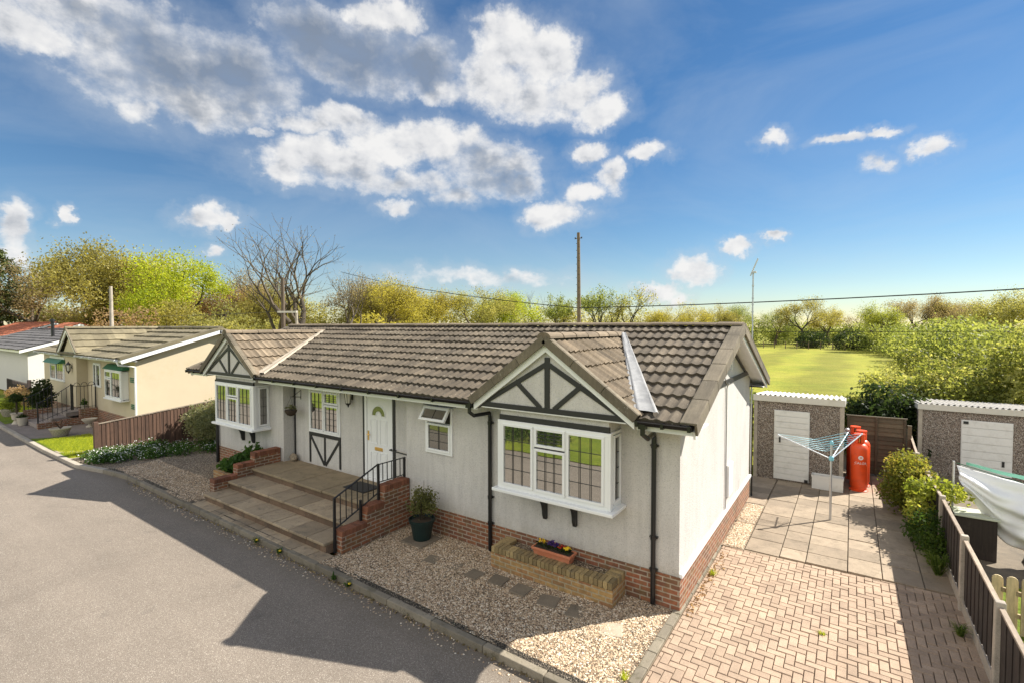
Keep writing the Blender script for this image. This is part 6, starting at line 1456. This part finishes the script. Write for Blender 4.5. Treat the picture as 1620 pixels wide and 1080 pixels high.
# one long far mass of scrub at the field edge
nr_ = np.random.default_rng(62); bl = []
def along(pts, n, h, r):
    L_ = []; 
    for _ in range(n):
        k = int(nr_.integers(0, len(pts)-1)); f = nr_.uniform(); x = pts[k][0]*(1-f)+pts[k+1][0]*f; y = pts[k][1]*(1-f)+pts[k+1][1]*f; s = nr_.uniform(*r); hh = h*nr_.uniform(.35, 1)
        L_.append((x+nr_.normal()*1.2, y+nr_.normal()*1.2, max(s*.5, hh-s*.8), s, s, s*.8))
    return L_
bl += along([(-100, 12), (-72, 24), (-58, 34), (-48, 48), (-42, 66), (-30, 84)], 210, 8.3, (1.4, 2.6))
V, F, c = bush_np(63, bl, 80000, .3, .6); tag(mesh_np('undergrowth', V, F, c, M['lf_sage']), 'mass of budding scrub under the wood behind the bungalows', 'undergrowth', kind='stuff')
bl = along([(-30, 84), (-18, 108), (-8, 122), (4, 122)], 90, 5.6, (1.3, 2.4)); V, F, c = bush_np(64, bl, 26000, .36, .6); tag(mesh_np('far_undergrowth', V, F, c, M['lf_mid']), 'green undergrowth along the far edge of the field', 'undergrowth', kind='stuff')
bl = along([(3, 108), (7, 84), (9.5, 62), (11, 45)], 110, 5.0, (1.2, 2.2)); V, F, c = bush_np(65, bl, 30000, .3, .6); tag(mesh_np('far_hedge', V, F, c, M['lf_mid']), 'long mid green hedge running back along the field side', 'hedge', kind='stuff')
bush_thing('field_bush', 'dark round bush in the far field nearer the oak', (-4.2, 97.8, -.1), 156, [(0, 0, 1.6, 2.6, 2, 1.6), (-1, 0, 1.2, 1.6, 1.5, 1.3), (1.2, .3, 1.3, 1.6, 1.4, 1.3)], 2600, .3, M['lf_dark'], B, stem=.1)
bush_thing('field_bush', 'dark round bush in the far field farther from the oak', (1.6, 95, -.1), 157, [(0, 0, 1.6, 2.5, 2, 1.7), (-1.1, 0, 1.2, 1.5, 1.5, 1.3), (1.1, .3, 1.2, 1.5, 1.4, 1.3)], 2600, .3, M['lf_dark'], B, stem=.1)
# hawthorn thicket on the drive side, each bush on its own
for i, (x, y, h, ex, lab) in enumerate(((2.9, 12.0, 2.7, 1.3, 'dark leaved end of the thicket behind the lap fence'), (4.6, 14.4, 3.2, 1.7, 'sunlit hawthorn bush rising over the wide concrete shed'), (3.5, 17.0, 2.7, 1.6, 'hawthorn bush at the field end of the thicket'), (6.4, 15.0, 4.1, 1.8, 'tall hawthorn bush at the picture edge over the wide shed'), (6.2, 19.5, 4.2, 2.0, 'hawthorn bush farther back behind the sunlit one'), (4.6, 22.0, 3.4, 1.8, 'low hawthorn bush at the back of the thicket'), (8.2, 17.5, 4.5, 2.0, 'tallest hawthorn bush behind the one at the picture edge'), (8.5, 24.0, 4.6, 2.6, 'broad hawthorn mass deepest in the thicket'))):
    bush_thing('hawthorn_bush', lab, (x, y, 0), 160+i, rand_blobs(160+i, 26, (ex, ex*.9), h, (.38, .72))+[(0, 0, h*.45, ex*.8, ex*.7, h*.4)], 20000 if i in (1, 3) else 12000, .125 if i != 0 else .13, M['lf_hedge'] if i else M['lf_dark'], M['stemm'], stem=.03, group=None, shell=.55)
# field edge hedge behind the sheds
bl = []
for k in range(60): x = nr_.uniform(-3.5, 3.2); bl.append((x, 12.2+nr_.normal()*.35, nr_.uniform(.4, 1.35), .5, .45, .42))
V, F, c = bush_np(66, bl, 14000, .10, .5); hg = thing('hedge', 'yellowish low hedge between the concrete shed and the field', 'hedge', (0, 12.2, 0)); mesh_np('foliage', V-np.array([0, 12.2, 0]), F, c, M['lf_hedge'], hg)
bush_thing('laurel_bush', 'dark green bush between the bungalow gable and the concrete shed', (-.75, 10.2, 0), 158, [(0, 0, .9, .5, .6, .8), (.1, .3, 1.5, .5, .5, .5), (-.2, -.2, 1.6, .45, .4, .4)], 3000, .1, M['lf_mid'], M['stemm'])
bush_thing('roadside_bush', 'green bush over the road mirrored in the near bay window', (-7.2, -8.6, 0), 159, [(0, 0, 1.0, 1.0, .8, 1.0), (-1.0, .2, .9, .8, .8, .9), (.8, 0, .8, .7, .7, .8)], 5000, .11, M['lf_box'], M['stemm'])
# ------------------------------------------------------------------ poles and wires
def pole(name, lab, x, y, h, r, lean=(0, 0), mat='pole', bolts=True):
    t = thing(name, lab, 'pole', (x, y, 0)); mb = MB(); mb.tube([(x, y, -.1), (x+lean[0]*.5, y+lean[1]*.5, h/2), (x+lean[0], y+lean[1], h)], [r*1.15, r, r*.8], 12); mb.build('shaft', M[mat], t)
    if bolts:
        mb = MB(); xx, yy = x+lean[0], y+lean[1]; mb.tube([(xx-.3, yy, h-.45), (xx+.3, yy, h-.45)], .03, 6); mb.box(xx-.32, xx-.25, yy-.03, yy+.03, h-.5, h-.36); mb.box(xx+.25, xx+.32, yy-.03, yy+.03, h-.5, h-.36)
        for k in range(14): z = h-.9-k*.55; mb.box(xx-r*.9, xx-r*.75, yy-.12, yy-.06, z, z+.05); mb.box(xx+r*.5, xx+r*.95, yy-.14, yy-.05, z+.27, z+.32)
        mb.build('step_iron', M['iron'], t)
    return t
pole('telegraph_pole', 'tall weathered telegraph pole behind the middle of the bungalow ridge', -16.15, 28.6, 11.55, .155, (-.12, 0))
ap = pole('aerial_pole', 'pale timber pole with a white cross bar behind the far end of the ridge', -23.85, 8.0, 6.75, .11, (-.03, 0), bolts=False)
mb = MB(); mb.beam((-24.25, 7.9, 4.86), (-22.4, 7.9, 4.83), .1, .05, (0, 1, 0)); mb.build('cross_bar', M['concwhite'], ap); mb = MB(); mb.tube([(-22.5, 7.95, 3.0), (-22.5, 7.95, 4.9)], .07, 8); mb.build('strut', M['conc'], ap)
pole('thin_pole', 'thin pale pole in front of the pinkish scrub', -46.1, 6.7, 7.2, .14, (0, 0), 'conc', bolts=False)
pole('short_aerial_pole', 'short grey pole with small aerial beyond the grey roof', -53.0, 1.35, 6.3, .07, (0, 0), 'conc', bolts=False)
am = thing('aerial_mast', 'grey television mast with slanted aerial by the end of the ridge', 'aerial mast', (-.03, 6.15, 0)); x, y = -.03, 6.15
mb = MB(); mb.tube([(x, y, .2), (x+.0, y, 5.36)], .017, 8); 
for z in (4.2, 4.42, 4.75, 5.05, 4.6): mb.tube([(x, y, z-.015), (x, y, z+.015)], .026, 8)
mb.build('mast', M['steel'], am)
mb = MB(); mb.beam((x-.06, y, 5.30), (x+.10, y, 5.70), .022, .05, (0, 1, 0)); mb.box(x-.02, x+.07, y-.06, y+.06, 5.36, 5.40)
for k in range(7): f = k/6; c_ = Vector((x-.06+.16*f, y, 5.30+.40*f)); mb.tube([c_-Vector((.0, .07, 0)), c_+Vector((0, .07, 0))], .005, 4)
mb.build('aerial', M['steel'], am)
def wire(lab, pts, r, name='overhead_cable', sag=0):
    mb = MB(); P = []
    for a, b in zip(pts, pts[1:]):
        a, b = Vector(a), Vector(b)
        for k in range(13): f = k/12; P.append(a+(b-a)*f-Vector((0, 0, sag*4*f*(1-f))))
    mb.tube(P, r, 5); return tag(mb.build(name, M['iron']), lab, 'cable')
wire('thick overhead cable sweeping from the trees past the telegraph pole to the far hedge', [(-60, 38, 12.0), (-16.2, 28.5, 5.5), (36, 30, 7.6)], .035, sag=.55)
wire('thin low cable crossing the far field behind the mast', [(-16, 31, 3.72), (20, 31, 3.95)], .018, sag=.15)
wire('thin cable running from the cream house pole to the bare trees', [(-60, 10, 5.2), (-23.9, 8, 4.9)], .012, sag=.2)
ff = thing('field_fence', 'post and wire fence across the far end of the field', 'fence', (-8, 118, 0))
for k in range(30): x = -34+k*1.75; y = 92 - 0*k; mb = MB(); mb.box(x-.06, x+.06, y-.06, y+.06, -.1, 1.25); mb.build('post', M['pole'], ff)
mb = MB(); 
for z in (.5, .85, 1.2): mb.tube([(-34, 92, z), (17, 92, z)], .012, 4)
mb.build('wire', M['pole'], ff)

# ------------------------------------------------------------------ sky and sun
SUN = Vector((.472, .568, .675)).normalized(); elev = math.asin(SUN.z); azc = math.atan2(SUN.x, SUN.y)
w = bpy.data.worlds.new('World'); scene.world = w; w.use_nodes = True; nt = w.node_tree; nt.nodes.clear()
out = nt.nodes.new('ShaderNodeOutputWorld'); bg = nt.nodes.new('ShaderNodeBackground'); L(nt, bg.outputs[0], out.inputs[0])
sky = nt.nodes.new('ShaderNodeTexSky'); sky.sky_type = 'NISHITA'; sky.sun_disc = False; sky.sun_elevation = elev; sky.sun_rotation = azc
sky.air_density = 1.0; sky.dust_density = SKY_DUST; sky.ozone_density = 2.5; sky.altitude = 0
bg.inputs['Strength'].default_value = SKY_STR
tc = nt.nodes.new('ShaderNodeTexCoord'); sep = nt.nodes.new('ShaderNodeSeparateXYZ'); L(nt, tc.outputs['Generated'], sep.inputs[0])
az = math_(nt, 'MULTIPLY', math_(nt, 'ARCTAN2', sep.outputs[0], sep.outputs[1]), 57.29578); el = math_(nt, 'MULTIPLY', math_(nt, 'ARCSINE', sep.outputs[2]), 57.29578)
cv = nt.nodes.new('ShaderNodeCombineXYZ'); L(nt, az, cv.inputs[0]); L(nt, el, cv.inputs[1])
def vm(op, a, b=None, c=None):
    n = nt.nodes.new('ShaderNodeVectorMath'); n.operation = op
    for i, v in enumerate((a, b, c)):
        if v is None: continue
        if hasattr(v, 'node'): L(nt, v, n.inputs[i])
        else: n.inputs[i].default_value = v
    return n
warp1 = N(nt, 'ShaderNodeTexNoise', Scale=.16, Detail=3, Roughness=.5); L(nt, cv.outputs[0], warp1.inputs['Vector'])
warp2 = N(nt, 'ShaderNodeTexNoise', Scale=.55, Detail=8, Roughness=.62); L(nt, cv.outputs[0], warp2.inputs['Vector'])
p = vm('MULTIPLY_ADD', vm('SUBTRACT', warp1.outputs['Color'], (.5, .5, .5)).outputs[0], (4.5, 3.2, 0), cv.outputs[0])
p = vm('MULTIPLY_ADD', vm('SUBTRACT', warp2.outputs['Color'], (.5, .5, .5)).outputs[0], (3.4, 2.4, 0), p.outputs[0])
dens = dark = None
FILL_BANK = [(150, 26, 30, 15, 1.1, .1), (-150, 28, 30, 16, 1.1, .1), (182, 24, 34, 15, 1.1, .1), (-182, 24, 34, 15, 1.1, .1), (-118, 30, 17, 12, 1.0, .1), (112, 24, 15, 9, 1.0, .1), (-165, 52, 60, 13, .9, .1), (160, 50, 60, 13, .9, .1), (100, 34, 10, 8, .9, .1)]   # unseen clouds added behind the camera to brighten the shaded front wall
for a, e, ra_, re_, wt, dk in CLOUDS+FILL_BANK:
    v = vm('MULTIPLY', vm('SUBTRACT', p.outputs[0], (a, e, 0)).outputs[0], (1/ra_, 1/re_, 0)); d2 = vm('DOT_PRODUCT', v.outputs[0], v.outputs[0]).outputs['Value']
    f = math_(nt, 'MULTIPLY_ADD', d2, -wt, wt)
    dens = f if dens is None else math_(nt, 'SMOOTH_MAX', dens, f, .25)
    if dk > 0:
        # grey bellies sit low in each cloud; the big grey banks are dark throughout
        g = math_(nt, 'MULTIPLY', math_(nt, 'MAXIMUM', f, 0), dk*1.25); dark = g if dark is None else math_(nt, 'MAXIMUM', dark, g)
n2 = N(nt, 'ShaderNodeTexNoise', Scale=.26, Detail=10, Roughness=.63); L(nt, vm('MULTIPLY', cv.outputs[0], (1, 1.35, 1)).outputs[0], n2.inputs['Vector'])
n3 = N(nt, 'ShaderNodeTexNoise', Scale=.26, Detail=3, Roughness=.5); L(nt, vm('MULTIPLY', vm('ADD', cv.outputs[0], (.7, .9, 0)).outputs[0], (1, 1.35, 1)).outputs[0], n3.inputs['Vector'])
den = math_(nt, 'ADD', dens, math_(nt, 'MULTIPLY', math_(nt, 'SUBTRACT', n2.outputs['Fac'], .5), 2.1))
alpha = math_(nt, 'SMOOTHSTEP' if False else 'MULTIPLY', den, 1)
mr = nt.nodes.new('ShaderNodeMapRange'); mr.interpolation_type = 'SMOOTHSTEP'; L(nt, den, mr.inputs[0]); mr.inputs[1].default_value = -.12; L(nt, math_(nt, 'MULTIPLY_ADD', dark, .95, .75), mr.inputs[2]); alpha = mr.outputs[0]
relief = math_(nt, 'MULTIPLY', math_(nt, 'SUBTRACT', n2.outputs['Fac'], n3.outputs['Fac']), 1.7)
core = nt.nodes.new('ShaderNodeMapRange'); L(nt, den, core.inputs[0]); core.inputs[1].default_value = .4; core.inputs[2].default_value = 1.3; core.inputs[3].default_value = .06; core.inputs[4].default_value = .24
shade = math_(nt, 'ADD', math_(nt, 'MULTIPLY', dark, .66), core.outputs[0]); shade = math_(nt, 'SUBTRACT', shade, relief, clamp=True)
ccol = ramp(nt, shade, [(0, (1, .99, .975)), (.3, (.84, .845, .86)), (.62, (.50, .53, .58)), (1, (.26, .31, .39))])
lit = nt.nodes.new('ShaderNodeMapRange'); L(nt, sep.outputs[1], lit.inputs[0]); lit.inputs[1].default_value = .1; lit.inputs[2].default_value = -.6; lit.inputs[3].default_value = CLOUD_LV; lit.inputs[4].default_value = CLOUD_LV*2.3   # raises the added clouds behind the camera for stronger fill
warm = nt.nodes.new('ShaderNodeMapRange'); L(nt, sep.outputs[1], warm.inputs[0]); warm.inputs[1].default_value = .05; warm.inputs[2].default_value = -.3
ccol = mixc(nt, warm.outputs[0], ccol, mixc(nt, 1, ccol, (1, .955, .88), 'MULTIPLY'))   # warms the added clouds so their fill tints the shade
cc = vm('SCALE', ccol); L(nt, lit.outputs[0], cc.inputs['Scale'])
# thin high veil near the horizon side
hs = nt.nodes.new('ShaderNodeHueSaturation'); hs.inputs['Saturation'].default_value = SKY_SAT; L(nt, sky.outputs[0], hs.inputs['Color']); skyc = hs.outputs[0]
vn = N(nt, 'ShaderNodeTexNoise', Scale=.055, Detail=6, Roughness=.6, Distortion=.8); L(nt, vm('MULTIPLY', cv.outputs[0], (.6, 1.7, 1)).outputs[0], vn.inputs['Vector'])
veil = math_(nt, 'MULTIPLY', ramp(nt, vn.outputs['Fac'], [(.42, 0), (.72, 1)]), .2)
skyc = mixc(nt, veil, skyc, (6.0, 6.6, 7.2))
hl = nt.nodes.new('ShaderNodeMapRange'); hl.interpolation_type = 'SMOOTHSTEP'; L(nt, den, hl.inputs[0]); hl.inputs[1].default_value = -1.6; hl.inputs[2].default_value = .5; hl.inputs[4].default_value = .27   # thin vapour round and between the clouds
skyc = mixc(nt, hl.outputs[0], skyc, (5.6, 6.1, 6.7))
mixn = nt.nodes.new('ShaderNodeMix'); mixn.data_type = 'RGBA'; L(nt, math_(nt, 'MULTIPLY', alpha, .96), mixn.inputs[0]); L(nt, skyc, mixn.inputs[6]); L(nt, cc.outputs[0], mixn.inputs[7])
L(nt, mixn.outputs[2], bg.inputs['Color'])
w.cycles.sampling_method = 'MANUAL'; w.cycles.sample_map_resolution = 512
sl_ = bpy.data.lights.new('sun', 'SUN'); sl_.energy = SUN_E; sl_.angle = R(.53); sl_.color = (1, .94, .84)
so = bpy.data.objects.new('sun', sl_); COL.objects.link(so); so.rotation_euler = SUN.to_track_quat('Z', 'Y').to_euler()
# ------------------------------------------------------------------ camera
cd = bpy.data.cameras.new('camera'); cam = bpy.data.objects.new('camera', cd); COL.objects.link(cam); scene.camera = cam
yw, pi_, ro = R(34.813), R(-1.83), R(-.054)
fw = Vector((-math.sin(yw)*math.cos(pi_), math.cos(yw)*math.cos(pi_), math.sin(pi_))); rt = Vector((math.cos(yw), math.sin(yw), 0)); up = rt.cross(fw)
rt2 = rt*math.cos(ro)+up*math.sin(ro); up2 = up*math.cos(ro)-rt*math.sin(ro)
cam.matrix_world = Matrix(((rt2.x, up2.x, -fw.x, 1.98), (rt2.y, up2.y, -fw.y, -7.032), (rt2.z, up2.z, -fw.z, 4.089), (0, 0, 0, 1)))
cd.sensor_width = 36; cd.lens = 774.7/1620*36; cd.clip_start = .05; cd.clip_end = 4000
scene.view_settings.view_transform = 'Standard'; scene.view_settings.look = 'None'; scene.view_settings.exposure = EXPO; scene.view_settings.gamma = 1
c_ = scene.cycles; c_.use_denoising = True; c_.denoiser = 'OPENIMAGEDENOISE'; c_.denoising_input_passes = 'RGB_ALBEDO_NORMAL'; c_.max_bounces = 6; c_.diffuse_bounces = 3; c_.glossy_bounces = 3; c_.transmission_bounces = 3; c_.use_adaptive_sampling = True; c_.adaptive_threshold = .01; c_.caustics_reflective = False; c_.caustics_refractive = False
